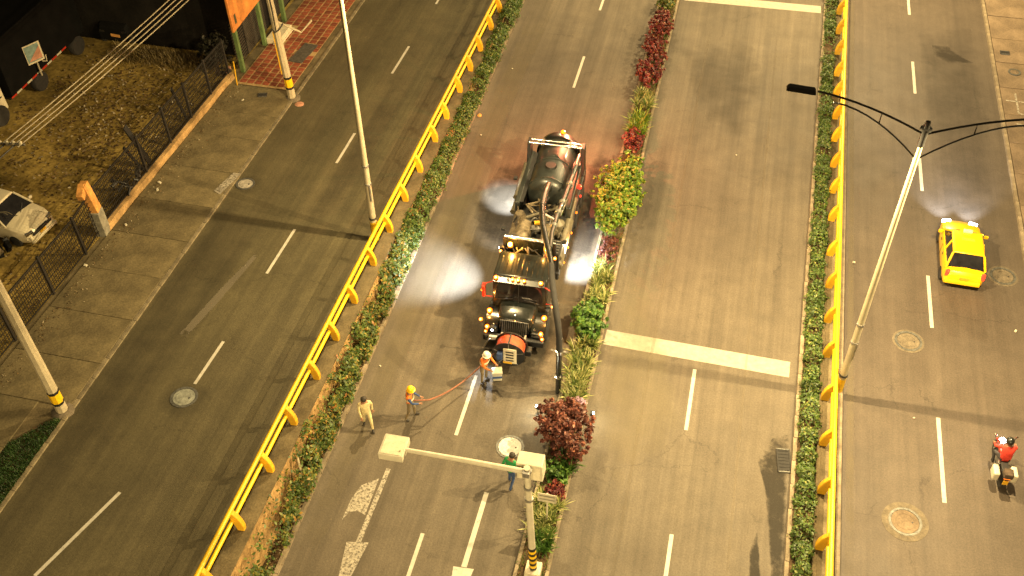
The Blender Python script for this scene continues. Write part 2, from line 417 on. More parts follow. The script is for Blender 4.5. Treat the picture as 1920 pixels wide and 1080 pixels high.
def blob(name, outline, z, m, parent, zf=None, n_in=3):
    """irregular film sheet: polygon outline with an inner rim attribute (0 at edge, ~.5 inside)"""
    o = np.array(outline, float); c = o.mean(0)
    # densify
    pts = []
    for i in range(len(o)):
        a, b = o[i], o[(i + 1) % len(o)]
        for t in np.linspace(0, 1, 5)[:-1]: pts.append(a + (b - a) * t)
    pts = np.array(pts); k = len(pts); v = []; at = []
    for i, s in enumerate((1.0, 0.86, 0.70, 0.45)):
        for p in pts:
            q = c + (p - c) * s
            v.append((q[0], q[1], (zf(q[1]) if zf else 0) + z)); at.append((0.30, 0.42, 0.55, 0.62)[i])
    v.append((c[0], c[1], (zf(c[1]) if zf else 0) + z)); at.append(0.64)
    f = []
    for i in range(3):
        for j in range(k):
            j2 = (j + 1) % k; f.append((i * k + j, i * k + j2, (i + 1) * k + j2, (i + 1) * k + j))
    for j in range(k): f.append((3 * k + j, 3 * k + (j + 1) % k, 4 * k))
    ob = raw(name, v, f, m, parent)
    a = ob.data.attributes.new('rim', 'FLOAT', 'POINT'); a.data.foreach_set('value', at)
    return ob

# leaves: pos (n,3), size, normal bias
def leaf_arrays(pos, size, up=0.4, out=None, aspect=0.55, fold=0.25):
    n = len(pos); size = np.broadcast_to(size, (n,)) * rng.uniform(0.7, 1.3, n)
    nrm = rng.normal(size=(n, 3)); nrm /= np.linalg.norm(nrm, axis=1)[:, None]
    nrm[:, 2] = np.abs(nrm[:, 2]) + up
    if out is not None: nrm += out * 0.8
    nrm /= np.linalg.norm(nrm, axis=1)[:, None]
    t = rng.normal(size=(n, 3)); t -= nrm * (t * nrm).sum(1)[:, None]; t /= np.linalg.norm(t, axis=1)[:, None]
    b = np.cross(nrm, t)
    L = (size / 2)[:, None]; Wd = L * aspect
    p0 = pos - t * L; p2 = pos + t * L
    p1 = pos + b * Wd + nrm * L * fold; p3 = pos - b * Wd + nrm * L * fold
    v = np.stack([p0, p1, p2, p3], 1).reshape(-1, 3)
    f = np.arange(4 * n).reshape(n, 4)
    return v, f
def quads_obj(name, v, f, m, parent=None):
    me = bpy.data.meshes.new(name); n = len(f)
    me.vertices.add(len(v)); me.vertices.foreach_set('co', np.asarray(v, np.float32).ravel())
    me.loops.add(n * 4); me.loops.foreach_set('vertex_index', np.asarray(f, np.int32).ravel())
    me.polygons.add(n); me.polygons.foreach_set('loop_start', np.arange(0, 4 * n, 4, dtype=np.int32))
    me.update(calc_edges=True); me.validate(); me.materials.append(A[m])
    o = bpy.data.objects.new(name, me); COL.objects.link(o)
    if parent is not None: o.parent = parent
    return o
def blades_arrays(base, n_seg=3, length=0.5, width=0.03, spread=0.9, droop=0.6):
    """curved strips growing from base points"""
    n = len(base); L = length * rng.uniform(0.6, 1.2, n); az = rng.uniform(0, 2 * np.pi, n); el = rng.uniform(0.35, 1.0, n) ** 0.8
    h = np.stack([np.cos(az), np.sin(az), np.zeros(n)], 1); side = np.stack([-np.sin(az), np.cos(az), np.zeros(n)], 1)
    V = []; 
    for i in range(n_seg + 1):
        t = i / n_seg; hor = spread * (1 - el * 0.75) * t * (0.6 + 0.7 * t); ver = el * t * 1.15 - droop * (1 - el * 0.4) * t * t * 0.6
        c = base + h * (L * hor)[:, None] + np.stack([np.zeros(n), np.zeros(n), L * ver], 1)
        w = width * (0.6 + 0.6 * t) * (1 - t ** 3 * 0.95) if i else width * 0.6
        V += [c - side * w / 2, c + side * w / 2]
    V = np.stack(V, 1); k = V.shape[1]; off = (np.arange(n) * k)[:, None]
    F = []
    for i in range(n_seg): F.append(np.stack([off[:, 0] + 2 * i, off[:, 0] + 2 * i + 1, off[:, 0] + 2 * i + 3, off[:, 0] + 2 * i + 2], 1))
    return V.reshape(-1, 3), np.concatenate(F, 0)
# ------------------------------------------------------------------ setting: ground and roads
def sheet(name, x0, x1, ys, zf, m, dz=0.0):
    v = []; f = []
    for y in ys:
        a = x0(y) if callable(x0) else x0; b = x1(y) if callable(x1) else x1
        v += [(a, y, zf(y) + dz), (b, y, zf(y) + dz)]
    for i in range(len(ys) - 1): f.append((2 * i, 2 * i + 1, 2 * i + 3, 2 * i + 2))
    return struct(raw(name, v, f, m))
flat = lambda y: 0.0
LY = [-60, -20, 1, 50, 90, 160]
sheet('ground', -700, 700, [-700, 900], flat, 'ground', -0.35)
road = sheet('road', -11.9, 5.55, [-60, 160], flat, 'road')
road_right = sheet('side_road', 5.55, 13.45, [-60, 160], flat, 'road_right')
service = sheet('service_road', -20.15, -12.6, LY, zL, 'road_left')
lot = sheet('dirt_lot', -75, -24.0, LY, zL, 'dirt')
pave_base = sheet('pavement', -24.0, -20.15, LY, zL, 'wall', 0.02)
pave_r = sheet('pavement', 13.40, 40, [-60, 160], flat, 'soil', 0.03)

def kerb_run(xf, width, h, y0, y1, zf=flat, tilt=0.0, m='kerb', step=1.0):
    root = bpy.data.objects.new('kerb', None); COL.objects.link(root); struct(root)
    me = MB().box((0, 0, 0), (width, step - 0.018, h + 0.25), taper=(0.9, 1)).mesh('kerb_stone', m)
    y = y0
    while y < y1:
        o = bpy.data.objects.new('kerb_stone', me); COL.objects.link(o); o.parent = root
        o.location = (xf(y) + random.uniform(-.006, .006), y, zf(y) + h / 2 - 0.125 + random.uniform(-.006, .006))
        o.rotation_euler = (tilt, 0, random.uniform(-.006, .006)); y += step
    return root
kR = lambda y: 4.38 + 0.0165 * (y - 18)
kerb_run(lambda y: -11.52, 0.16, 0.14, 11, 56)
kerb_run(lambda y: -4.02, 0.13, 0.15, 14, 56)
kerb_run(lambda y: -3.04, 0.13, 0.15, 14, 56)
kerb_run(kR, 0.15, 0.14, 15, 57)
kerb_run(lambda y: 13.42, 0.16, 0.15, 30, 60)
kerb_run(lambda y: -20.2, 0.16, 0.07, 12, 60, zL, TILT, 'kerb_dark')

# planting soil
b = MB(); b.add([(-12.2, 5, .10), (-11.58, 5, .10), (-11.58, 62, .10), (-12.2, 62, .10)], [(0, 1, 2, 3)]); struct(b.build('planting_bed', 'soil'))
b = MB(); b.add([(-3.96, 5, .11), (-3.10, 5, .11), (-3.10, 62, .11), (-3.96, 62, .11)], [(0, 1, 2, 3)]); struct(b.build('planting_bed', 'soil'))
b = MB(); b.add([(4.2, 5, .10), (5.2, 5, .10), (5.7, 62, .10), (5.1, 62, .10)], [(0, 1, 2, 3)]); struct(b.build('planting_bed', 'soil'))

# left pavement slabs (joints roughly every 2.4 m)
YJ = [9.0, 11.4, 13.8, 16.0, 18.1, 20.2, 22.5, 24.9, 27.2, 29.5, 32.0, 34.6, 36.6, 38.9]
for a, c in zip(YJ[:-1], YJ[1:]):
    L = c - a - 0.014; ym = (a + c) / 2
    x0 = -23.75 if ym > 17.9 else -23.75
    x1 = -20.29 if ym > 17.9 else -21.5
    MB().box((0, 0, 0), (x1 - x0, L, 0.10)).build('pavement_slab', 'pave', pave_base, bevel=0.012,
        loc=((x0 + x1) / 2, ym, zL(ym) + 0.02 + random.uniform(-.008, .008)), rot=(TILT + random.uniform(-.003, .003), random.uniform(-.003, .003), 0))
# red tiles by the shop front
tile_me = MB().box((0, 0, 0), (0.325, 0.325, 0.05), taper=(0.97, 0.97)).mesh('tile', 'tile')
grout = MB().add([(-23.45, 39.0, zL(39) + .055), (-20.62, 39.0, zL(39) + .055), (-20.62, 50, zL(50) + .055), (-23.45, 50, zL(50) + .055)], [(0, 1, 2, 3)]).build('tile_bed', 'grout', pave_base)
ny = 0
for j in range(27):
    for i in range(7):
        x = -23.22 + i * 0.40; y = 39.35 + j * 0.40 + 0.0
        if (i, j) in ((5, 6), (5, 7), (5, 8), (4, 8), (5, 9)): continue      # dark cover there
        if random.random() < 0.02: continue
        o = bpy.data.objects.new('tile', tile_me); COL.objects.link(o); o.parent = pave_base
        o.location = (x, y, zL(y) + 0.053 + random.uniform(-.004, .004)); o.rotation_euler = (TILT + random.uniform(-.01, .01), random.uniform(-.01, .01), random.uniform(-.02, .02))
MB().box((0, 0, 0), (0.75, 1.9, 0.05)).build('dark_cover', 'iron', pave_base, loc=(-21.3, 42.5, zL(42.5) + .075), rot=(TILT, 0, -.1))
MB().box((0, 0, 0), (3.6, 12, 0.06)).build('pavement_slab', 'pave', pave_base, bevel=0.01, loc=(-22.1, 56.2, zL(56) + .04))
# right pavement slabs
for j in range(13):
    for i in range(2):
        y = 30.2 + j * 2.3
        MB().box((0, 0, 0), (2.36, 2.26, 0.12)).build('pavement_slab', 'pave_red', pave_r, bevel=0.012,
            loc=(14.72 + i * 2.4, y, 0.085 + random.uniform(-.008, .008)), rot=(random.uniform(-.004, .004), random.uniform(-.004, .004), 0))

# road markings (children of the road they are painted on)
def dash(parent, x0, y0, x1, y1, w, z=0.005, zf=flat, m='white_line', name='lane_dash'):
    d = Vector((x1 - x0, y1 - y0)).normalized(); n = Vector((-d.y, d.x)) * w / 2
    z0, z1 = zf(y0) + z, zf(y1) + z
    return raw(name, [(x0 + n.x, y0 + n.y, z0), (x0 - n.x, y0 - n.y, z0), (x1 - n.x, y1 - n.y, z1), (x1 + n.x, y1 + n.y, z1)], [(0, 1, 2, 3)], m, parent)
for a, c in ((50.8, 53.7), (43.2, 46.1), (21.1, 23.95), (14.4, 17.0)): dash(road, -7.36 + .006 * (a - 17), a, -7.36 + .006 * (c - 17), c, 0.13)
for a, c in ((23.1, 26.0), (15.8, 18.75)): dash(road, .66, a, .67, c, 0.13)
for a, c in ((46.2, 49.1), (38.55, 41.3), (30.1, 33.05), (21.95, 25.6), (53.8, 56.6)): dash(road_right, 9.46, a, 9.45, c, 0.14)
for x0, a, x1, c in ((-16.22, 44.5, -16.25, 41.71), (-16.3, 36.25, -16.31, 33.82), (-16.37, 29.01, -16.42, 26.16), (-16.49, 22.29, -16.58, 20.1), (-16.84, 15.25, -17.82, 11.9), (-16.14, 49.3, -16.14, 52)):
    dash(service, x0, a, x1, c, 0.12, zf=zL)
dash(road, -2.9, 26.9, 4.15, 26.75, 0.78, m='stop_line', name='stop_line')
dash(road, -2.75, 53.2, 4.75, 53.35, 0.75, m='stop_line', name='stop_line')
def poly(parent, pts, m, name, z=0.005, zf=flat):
    return raw(name, [(x, y, zf(y) + z) for x, y in pts], [tuple(range(len(pts)))], m, parent)
poly(road, [(-9.33, 19.2), (-9.17, 19.2), (-9.25, 16.2), (-9.42, 16.2)], 'worn_line', 'lane_arrow_stem')
poly(road, [(-9.0, 16.28), (-9.72, 16.15), (-9.35, 13.4)], 'worn_line', 'lane_arrow_head')
poly(road, [(-9.45, 18.75), (-9.45, 17.25), (-9.75, 17.35), (-10.0, 17.25), (-10.15, 16.9), (-10.12, 17.75), (-9.95, 18.35)], 'worn_line', 'lane_arrow_branch')
poly(road, [(-5.76, 19.0), (-5.60, 19.0), (-5.62, 16.1), (-5.80, 16.1)], 'white_line', 'lane_arrow_stem')
poly(road, [(-5.38, 16.1), (-6.05, 16.05), (-5.72, 13.4)], 'white_line', 'lane_arrow_head')
poly(service, [(-20.1, 32.0), (-20.45, 32.0), (-20.75, 30.6), (-20.35, 30.4)], 'worn_line', 'kerb_paint', 0.10, zL)

# stains, damp and patches lying on the roads
blob('damp_stain', [(-9.3, 36.4), (-7.6, 38.2), (-6.4, 38.0), (-6.2, 34), (-8.0, 30.6), (-9.2, 31.2), (-9.9, 33.4)], .007, 'damp', road)
blob('damp_stain', [(-8.6, 28.0), (-7.0, 28.3), (-5, 27.6), (-4.4, 26.4), (-4.6, 23.6), (-6.4, 22.7), (-8.3, 24.6), (-8.75, 26.4)], .009, 'damp', road)
blob('damp_stain', [(-5.2, 38.5), (-4.2, 38.0), (-4.2, 31.0), (-5.2, 30.2), (-5.9, 32)], .011, 'damp', road)
blob('oil_stain', [(-2.4, 48), (1.2, 49.5), (2.4, 45), (1.2, 40.5), (-.2, 41.5), (-1.4, 44)], .006, 'oldpatch', road)
blob('oil_stain', [(-2.6, 39), (-2.0, 39.5), (-1.5, 36), (-2.2, 30.5), (-2.8, 31)], .008, 'oldpatch', road)
blob('wet_stain', [(4.25, 23.7), (3.7, 23.4), (3.2, 22.4), (3.55, 21.2), (3.75, 19.6), (3.95, 17.6), (4.3, 16.4), (4.3, 20)], .006, 'wet', road)
blob('wet_stain', [(3.4, 19.6), (3.2, 18.6), (3.3, 17.2), (3.75, 16.4), (3.6, 18)], .007, 'wet', road)
blob('pale_dust', [(-10.9, 52), (-9.6, 52), (-9.9, 40), (-10.2, 22), (-10.6, 14), (-11.2, 14), (-11.2, 30)], .006, 'dust', road)
blob('pale_dust', [(-2.6, 30.5), (-1.7, 31), (0.6, 23), (-1.2, 20), (-2.6, 22)], .012, 'dust', road)
blob('pale_patch', [(-18.25, 22.3), (-17.95, 22.1), (-17.55, 24.4), (-17.2, 27.0), (-17.35, 27.2), (-17.8, 25)], .008, 'newpatch', service, zL)
blob('dark_patch', [(-20.0, 30), (-17.4, 30), (-17.6, 24), (-18.3, 15), (-20, 14)], .006, 'oldpatch', service, zL)
blob('dark_patch', [(-15.9, 41), (-14.8, 40), (-15.0, 33), (-16.0, 26), (-16.2, 33)], .007, 'oldpatch', service, zL)
blob('dark_puddle', [(10.5, 50.9), (11.2, 51.1), (12.0, 50.0), (12.5, 49.6), (11.2, 49.3), (10.5, 50.0)], .006, 'damp', road_right)
blob('dark_film', [(9.8, 52), (12.6, 53), (12.9, 46), (12.4, 38), (10.6, 37), (9.8, 43)], .008, 'oldpatch', road_right)  # faint darker matte film across the upper lanes
blob('sweep_line', [(6.3, 60), (6.55, 60), (6.5, 16), (6.2, 16)], .005, 'dust', road_right)

blob('pale_seam', [(-1.06, 50), (-.94, 50), (-.96, 30), (-.93, 14), (-1.05, 14), (-1.09, 30)], .009, 'newseam', road)
blob('pale_seam', [(2.50, 50), (2.60, 50), (2.58, 30), (2.6, 14), (2.52, 14), (2.48, 30)], .009, 'newseam', road)
# ------------------------------------------------------------------ retaining walls and railings
YS = list(np.arange(4, 64.1, 1.5))
def wall_left():
    root = thing('retaining_wall', 'weathered tan concrete retaining wall under left yellow railing', 'wall')
    b = MB(); rings = []
    for y in YS:
        t = zL(y); wob = 0.03 * math.sin(y * 1.7)
        rings.append([(-12.02 + wob, y, -0.1), (-12.10 + wob * .5, y, t * 0.6), (-12.14, y, t - 0.02), (-12.62, y, t - 0.02), (-12.62, y, -0.1)])
    b.loft(rings); b.build('wall_face', 'wall_tan', root)
    b = MB(); b.loft([[(-12.10, y, zL(y) - 0.02), (-12.10, y, zL(y) + 0.09), (-12.70, y, zL(y) + 0.09), (-12.70, y, zL(y) - 0.02)] for y in YS])
    b.build('ledge', 'ledge', root)
wall_left()
lR = lambda y: 5.12 + 0.009 * (y - 18)
rR = lambda y: 5.98 + 0.005 * (y - 18)
def wall_right():
    root = thing('retaining_wall', 'low grooved concrete wall under right yellow railing', 'wall')
    b = MB(); b.loft([[(lR(y), y, -.1), (lR(y) + .03, y, .30), (rR(y), y, .30), (rR(y), y, -.1)] for y in YS]); b.build('wall_face', 'wall', root)
    b = MB(); b.loft([[(lR(y) + .16, y, .30), (lR(y) + .16, y, .345), (lR(y) + .30, y, .345), (lR(y) + .30, y, .30)] for y in YS]); b.build('ledge_rib', 'wall', root)
    b = MB(); b.loft([[(rR(y) - .14, y, .30), (rR(y) - .14, y, .36), (rR(y) + .01, y, .36), (rR(y) + .01, y, .30)] for y in YS]); b.build('ledge_rib', 'kerb', root)
wall_right()

def post_mesh(s, name):
    w = 0 if s > 0 else .04
    prof = [(0.11 + w, 0), (0.12 + w, .22), (0.08 + w, .45), (0.0 + w, .66), (-0.10 + w * .5, .84), (-0.16, .93), (-0.28, .93), (-0.28, .80), (-0.25, .5), (-0.16, .25), (-0.12, 0)]
    return MB().prism([(s * x, z) for x, z in prof], -0.085, 0.085, 'Y').mesh(name, 'yellow_post')
def railing(label, xf, zf, ylist, s, y0, y1, tilt):
    root = thing('railing', label, 'railing')
    me = post_mesh(s, 'post')
    for y in ylist:
        o = bpy.data.objects.new('post', me); COL.objects.link(o); o.parent = root
        o.location = (xf(y), y, zf(y)); o.rotation_euler = (0, 0, random.uniform(-.04, .04))
        bv = o.modifiers.new('bevel', 'BEVEL'); bv.width = .015; bv.segments = 1; bv.limit_method = 'ANGLE'
    ys = [y for y in np.linspace(y0, y1, 14)]
    MB().tube([(xf(y) - s * 0.20, y, zf(y) + .93) for y in ys], 0.078, 10).build('upper_rail', 'yellow', root, True)
    MB().tube([(xf(y) - s * .19, y, zf(y) + .50) for y in ys], 0.072, 10).build('lower_rail', 'yellow', root, True)
    for k in range(int((y1 - y0) / 6)):
        y = y0 + 3 + 6 * k
        MB().tube([(xf(y) - s * .20, y - .08, zf(y) + .93), (xf(y) - s * .20, y + .08, zf(y) + .93)], 0.084, 10).build('rail_sleeve', 'yellow', root, True)
    return root
PL = [12.75, 14.81, 17.09, 19.13, 21.27, 23.25, 25.29, 27.53, 29.65, 31.79, 33.94, 36.35, 38.29, 40.68, 42.74, 44.75, 47.04, 49.02, 51.2, 53.3]
PR = [15.0, 17.0, 19.07, 21.24, 23.26, 25.32, 27.42, 29.24, 31.18, 33.1, 35.31, 37.2, 39.05, 41.0, 42.79, 44.7, 46.48, 48.5, 50.5, 52.5, 54.5, 56.5]
railing('yellow double-tube railing with curved posts along left service road', lambda y: -12.40, lambda y: zL(y) + .085, PL, 1, 8, 56, TILT)
railing('yellow double-tube railing with curved posts along right side road', lambda y: lR(y) + .22, lambda y: .33, PR, -1, 10, 60, 0)
# ------------------------------------------------------------------ street lamps
def street_lamp(label, x, y, z, arms=(3.6, 3.6), group='tall double-arm street lamps', lum=1.0, lit=True):
    root = thing('street_lamp', label, 'street lamp', (x, y, z), 0, group)
    MB().tube([(0, 0, 0), (0, 0, .5), (0, 0, 1.05)], [.15, .145, .14], 12).build('pole_base', 'yellow', root, True)
    MB().tube([(0, 0, 1.04), (0, 0, 4), (0, 0, 8), (0, 0, 11.6)], [.135, .12, .095, .075], 12).build('pole', 'pole', root, True)
    MB().box((0, 0, -.02), (.42, .42, .08)).build('base_plate', 'steel', root, bevel=.01)
    for h, q in ((1.22, .145), (3.0, .135), (3.9, .13)):
        MB().lathe([(q, h - .05), (q + .01, h - .04), (q + .01, h + .04), (q, h + .05)], n=12).build('collar', 'black' if h < 2 else 'steel', root, True)
    MB().tube([(.09, -.09, 2.2), (.09, -.09, 3.0)], .04, 8).build('junction_box', 'steel', root, True)
    MB().tube([(0, 0, 11.5), (0, 0, 12.0), (0, 0, 12.35)], [.10, .10, .07], 10).build('pole_cap', 'black', root, True)
    MB().lathe([(.10, 12.05), (.17, 12.07), (.17, 12.13), (.10, 12.15)], n=10).build('arm_clamp', 'black', root, True)
    for s, L in ((-1, arms[0]), (1, arms[1])):
        if not L: continue
        up = [(s * L * t, 0, 11.9 + 1.05 * (1 - (1 - t) ** 1.7)) for t in np.linspace(.02, .88, 9)]
        lo = [(s * L * t, 0, 11.0 + 1.62 * (1 - (1 - t / .75) ** 1.7)) for t in np.linspace(.02, .74, 9)]
        a = MB().tube(up, .033, 8).build('arm', 'black', root, True)
        MB().tube(lo, .028, 8).build('arm_brace', 'black', a, True)
        for t in (.36, .70):
            zu = 11.9 + 1.05 * (1 - (1 - t) ** 1.7); zl = 11.0 + 1.62 * (1 - (1 - t / .75) ** 1.7)
            MB().tube([(s * L * t, 0, zl), (s * L * t, 0, zu)], .018, 6).build('arm_strut', 'black', a, True)
        hd = MB().box((s * (L + .02), 0, 12.94), (.86, .30, .13), rot=(0, s * -.05, 0), taper=(.85, .7)).build('lamp_head', 'black', root, bevel=.03)
        MB().box((s * (L + .02), 0, 12.874), (.6, .2, .008), rot=(0, s * -.05, 0)).build('lamp_lens', 'lens', hd)
        if lit: light('lamp_light', 'SPOT', (s * (L + .02), 0, 12.825), LAMP_W * lum * (.62 if x < 0 else 1.0), LAMP_COL, root, None, 168, .2, .07)
    return root
street_lamp('tall double-arm street lamp beside right yellow railing, black arms overhead', 5.88, 25.85, .0)
street_lamp('slender pale street lamp pole rising beside left yellow railing', -12.86, 29.1, zL(29.1), (0, 3.6))
for x, y, lb in ((-12.86, 61, 'street lamp further up the left railing, beyond the crimson shrubs'), (5.88, 58, 'double-arm street lamp further up the right railing, beyond the upper stop line'), (-12.86, -3, 'street lamp down the left railing, behind the viewer'), (5.88, -7, 'double-arm street lamp down the right railing, behind the viewer')):
    street_lamp(lb, x, y, zL(y) if x < 0 else 0, (0 if x < 0 else 3.6, 3.6), group='street lamps further along the avenue', lum=.85)

# concrete utility poles on the left pavement
def utility_pole(label, x, y, h, bands, lean=(0, 0), strip=False):
    root = thing('utility_pole', label, 'pole', (x, y, zL(y)))
    root.rotation_euler = (lean[0], lean[1], 0)
    MB().tube([(0, 0, -.1), (0, 0, h * .5), (0, 0, h)], [.20, .165, .13], 8).build('shaft', 'pole_conc', root)
    for z0, z1, m in bands:
        r = .20 - (.07 / h) * z0 + .006
        MB().tube([(0, 0, z0), (0, 0, z1)], [r, r - .002], 8).build('painted_band', m, root)
    MB().lathe([(.42, -.06), (.40, .05), (.24, .12)], n=9).build('footing', 'collar', root)
    if strip:
        MB().box((-.16, -.10, 2.6), (.09, .03, 2.3), rot=(0, .016, .5)).build('yellow_strip', 'yellow_post', root)
        MB().tube([(.1, .05, 4.2), (.9, .6, 3.4), (1.4, .9, 3.9)], .05, 6).build('cross_brace', 'pole_conc', root)
        MB().tube([(-.12, -.12, 3.85), (0, -.2, 3.78), (.15, -.12, 3.86), (.35, .1, 4.1)], .035, 6).build('cable_tie', 'cable_black', root, True)
        MB().tube([(.05, -.17, 3.8), (.1, -.16, 5), (.06, -.14, 7), (0, -.14, h)], .025, 6).build('cable_drop', 'cable_black', root, True)
        MB().box((0, 0, h - .5), (1.6, .12, .12)).build('crossarm', 'steel', root)
    return root
utility_pole('pale concrete pole with black and yellow bands beside red tiles', -20.27, 38.4, 9.6,
             [(.62, .74, 'black'), (.74, 1.18, 'yellow'), (1.18, 1.30, 'black')], (0, -.03), True)
utility_pole('concrete pole with black and yellow bands at grass verge', -20.45, 17.9, 9.5,
             [(.50, .62, 'black'), (.62, 1.05, 'yellow'), (1.05, 1.17, 'black')])
for i in range(4):
    dx = (i - 1.5) * .27
    a = Vector((-20.35 + dx, 38.4, 9.6)); c = Vector((-23.1 + dx * .8, 23.3, 8.75))
    pts = [a.lerp(c, t) - Vector((0, 0, .8 * t * (1 - t))) for t in np.linspace(0, 1, 12)]
    tag(MB().tube(pts, .022, 6).build('overhead_cable', 'cable', None, True), ('uppermost', 'second from the top', 'third from the top', 'lowest')[i] + ' of four pale overhead cables above the dirt lot', 'cable', 'overhead cables above the dirt lot')
for i in range(2):
    dx = (i - .5) * .35
    pts = [Vector((-23.1 + dx, 23.5, 8.75)).lerp(Vector((-25.2 + dx * 1.5, 12, 8.3)), t) for t in np.linspace(0, 1, 6)]
    tag(MB().tube(pts, .03, 6).build('overhead_cable', 'cable_black', None, True), ('upper', 'lower')[i] + ' of two thick dark overhead cables at the left edge', 'cable', 'dark overhead cables')
sp = thing('cable_spacer', 'metal spacer joining overhead cables above the lot', 'cable spacer', (-23.1, 23.4, 8.75), .15)
MB().box((0, 0, 0), (1.0, .08, .08)).build('bar', 'steel', sp, bevel=.01)
for k in range(4): MB().lathe([(.03, -.08), (.06, -.05), (.06, .05), (.03, .08)], ((k - 1.5) * .24, 0, .06), n=8).build('insulator', 'cream', sp, True)

# ------------------------------------------------------------------ camera gantry post in the median
g = thing('enforcement_post', 'cream post with banded base and long arm between two cabinets', 'signal post', (-3.48, 16.40, .0))
g.rotation_euler = (0, -.035, 0)
MB().tube([(0, 0, .3), (0, 0, 3), (0, 0, 5.75)], [.12, .11, .095], 12).build('post', 'white', g, True)
for k in range(9):
    MB().tube([(0, 0, .30 + k * .14), (0, 0, .44 + k * .14)], .125, 12).build('painted_band', 'black' if k % 2 == 0 else 'yellow', g)
MB().box((0, 0, .1), (.55, .55, .42), taper=(.9, .9)).build('footing', 'cream', g, bevel=.03)
MB().tube([(-.1, 0, 5.55), (-1.9, .0, 5.62), (-3.60, -.02, 5.68)], [.085, .075, .065], 12).build('arm', 'white', g, True)
c1 = MB().box((.02, .38, 5.30), (.76, .46, .72)).build('cabinet', 'white', g, bevel=.02)
MB().box((.02, .142, 5.30), (.64, .015, .58)).build('cabinet_door', 'cream', c1)
c2 = MB().box((-3.95, .02, 5.62), (.74, .74, .26)).build('cabinet', 'white', g, bevel=.02)
MB().box((-3.95, .02, 5.755), (.62, .64, .012)).build('lid', 'cream', c2)
MB().sphere((-3.70, -.15, 5.77), .02, 6, 4).build('lid_knob', 'black', c2)
for h in (4.2, 4.8, 5.6): MB().lathe([(.10, h - .05), (.135, h - .04), (.135, h + .04), (.10, h + .05)], n=10).build('clamp', 'steel', g, True)
MB().box((0, -.14, 5.62), (.2, .12, .2)).build('bracket', 'steel', g, bevel=.01)
sg = thing('road_sign', 'small white sign board on thin post among median plants', 'sign', (-3.42, 18.2, .11))
MB().tube([(0, 0, 0), (0, 0, 1.75)], .03, 8).build('post', 'white', sg, True)
MB().box((0, -.04, 1.55), (.62, .02, .46)).build('board', 'white', sg, bevel=.006)
MB().box((0, -.055, 1.66), (.5, .008, .05)).build('printed_line', 'grey_block', sg)
MB().box((0, -.055, 1.48), (.5, .008, .05)).build('printed_line', 'grey_block', sg)
tag(MB().tube([(0, 0, 0), (-.28, .5, 1.45)], .035, 6).build('leaning_stake', 'pole_conc', None, True, loc=(-11.62, 17.5, .1)), 'pale stake leaning in sparse ivy on left wall', 'stake')

# ------------------------------------------------------------------ manholes and drains
def manhole(label, x, y, r, cover, collar=None, zf=flat, rx=0.0, ribs=False):
    root = thing('manhole', label, 'manhole', (x, y, zf(y)), random.uniform(0, 1), 'manhole covers', 0)
    root.rotation_euler = (rx, 0, 0)
    if collar: MB().lathe([(collar, -.05), (collar, .008), (r + .06, .014), (r + .06, -.05)], n=28).build('collar', 'collar', root)
    MB().lathe([(r + .085, -.05), (r + .085, .020), (r, .022), (r, -.05)], n=28).build('rim', 'iron', root)
    MB().lathe([(r - .012, -.03), (r - .012, .014), (r * .93, .017), (.01, .017)], n=28).build('cover', cover, root)
    MB().lathe([(r * .70, .015), (r * .70, .024), (r * .62, .024), (r * .62, .015)], n=24, cap=False).build('cover_ring', cover, root)
    if ribs:
        for k in range(3): MB().box((0, 0, .019), (r * 1.1, .05, .012), rot=(0, 0, k * math.pi / 3)).build('cover_rib', 'iron' if k == 1 else 'collar', root)
    MB().lathe([(.03, .01), (.03, .028), (.001, .028)], (r * .5, 0, 0), n=8).build('lifting_eye', 'black', root)
manhole('grey-blue manhole cover in left service road with faint round patch', -16.67, 19.44, .40, 'iron_blue', None, zL, TILT)
manhole('pale manhole cover at kerb of left service road', -19.67, 31.46, .34, 'iron_pale', None, zL, TILT)
manhole('bright white manhole cover near purple shrub', -5.33, 21.02, .42, 'cover_white')
manhole('brown manhole cover below taxi near right railing', 8.54, 29.18, .43, 'collar', .60)
manhole('worn manhole cover in wide concrete collar at bottom right', 8.15, 20.91, .46, 'pave_red', .76)
manhole('brown manhole cover beside yellow taxi', 12.42, 33.67, .42, 'collar', .60)
blob('repair_ring', [(-16.67 + .95 * math.cos(t), 19.44 + .95 * math.sin(t)) for t in np.linspace(0, 6.28, 13)[:-1]], .009, 'oldpatch', service, zL)
blob('repair_ring', [(-19.5 + .7 * math.cos(t), 31.4 + .7 * math.sin(t)) for t in np.linspace(0, 6.28, 13)[:-1]], .010, 'oldpatch', service, zL)
def drain(label, x, y, z, w, l, rz=0):
    root = thing('drain_grate', label, 'drain', (x, y, z), rz)
    for s in (-1, 1):
        MB().box((s * w / 2, 0, .005), (.05, l, .05)).build('frame', 'rubber', root); MB().box((0, s * l / 2, .005), (w, .05, .05)).build('frame', 'iron', root)
    MB().box((0, 0, .0), (w, l, .02)).build('pit', 'rubber', root)
    n = max(3, int(l / .12))
    for k in range(n): MB().box((0, -l / 2 + (k + .5) * l / n, .01), (w, .035, .03)).build('bar', 'rubber', root)
drain('black storm drain grate at kerb in wet patch', 4.12, 22.5, .02, .42, .95, .12)
drain('small rectangular drain cover on right pavement', 14.06, 50.66, .155, .42, .3)
drain('small dark drain cover on left pavement near banded pole', -21.75, 38.25, zL(38.25) + .085, .4, .28, .3)
manhole('round manhole ring on right pavement near top corner', 14.36, 48.93, .22, 'pave_red', .30, lambda y: .147)
hop = bpy.data.objects.new('painted_grid', None)
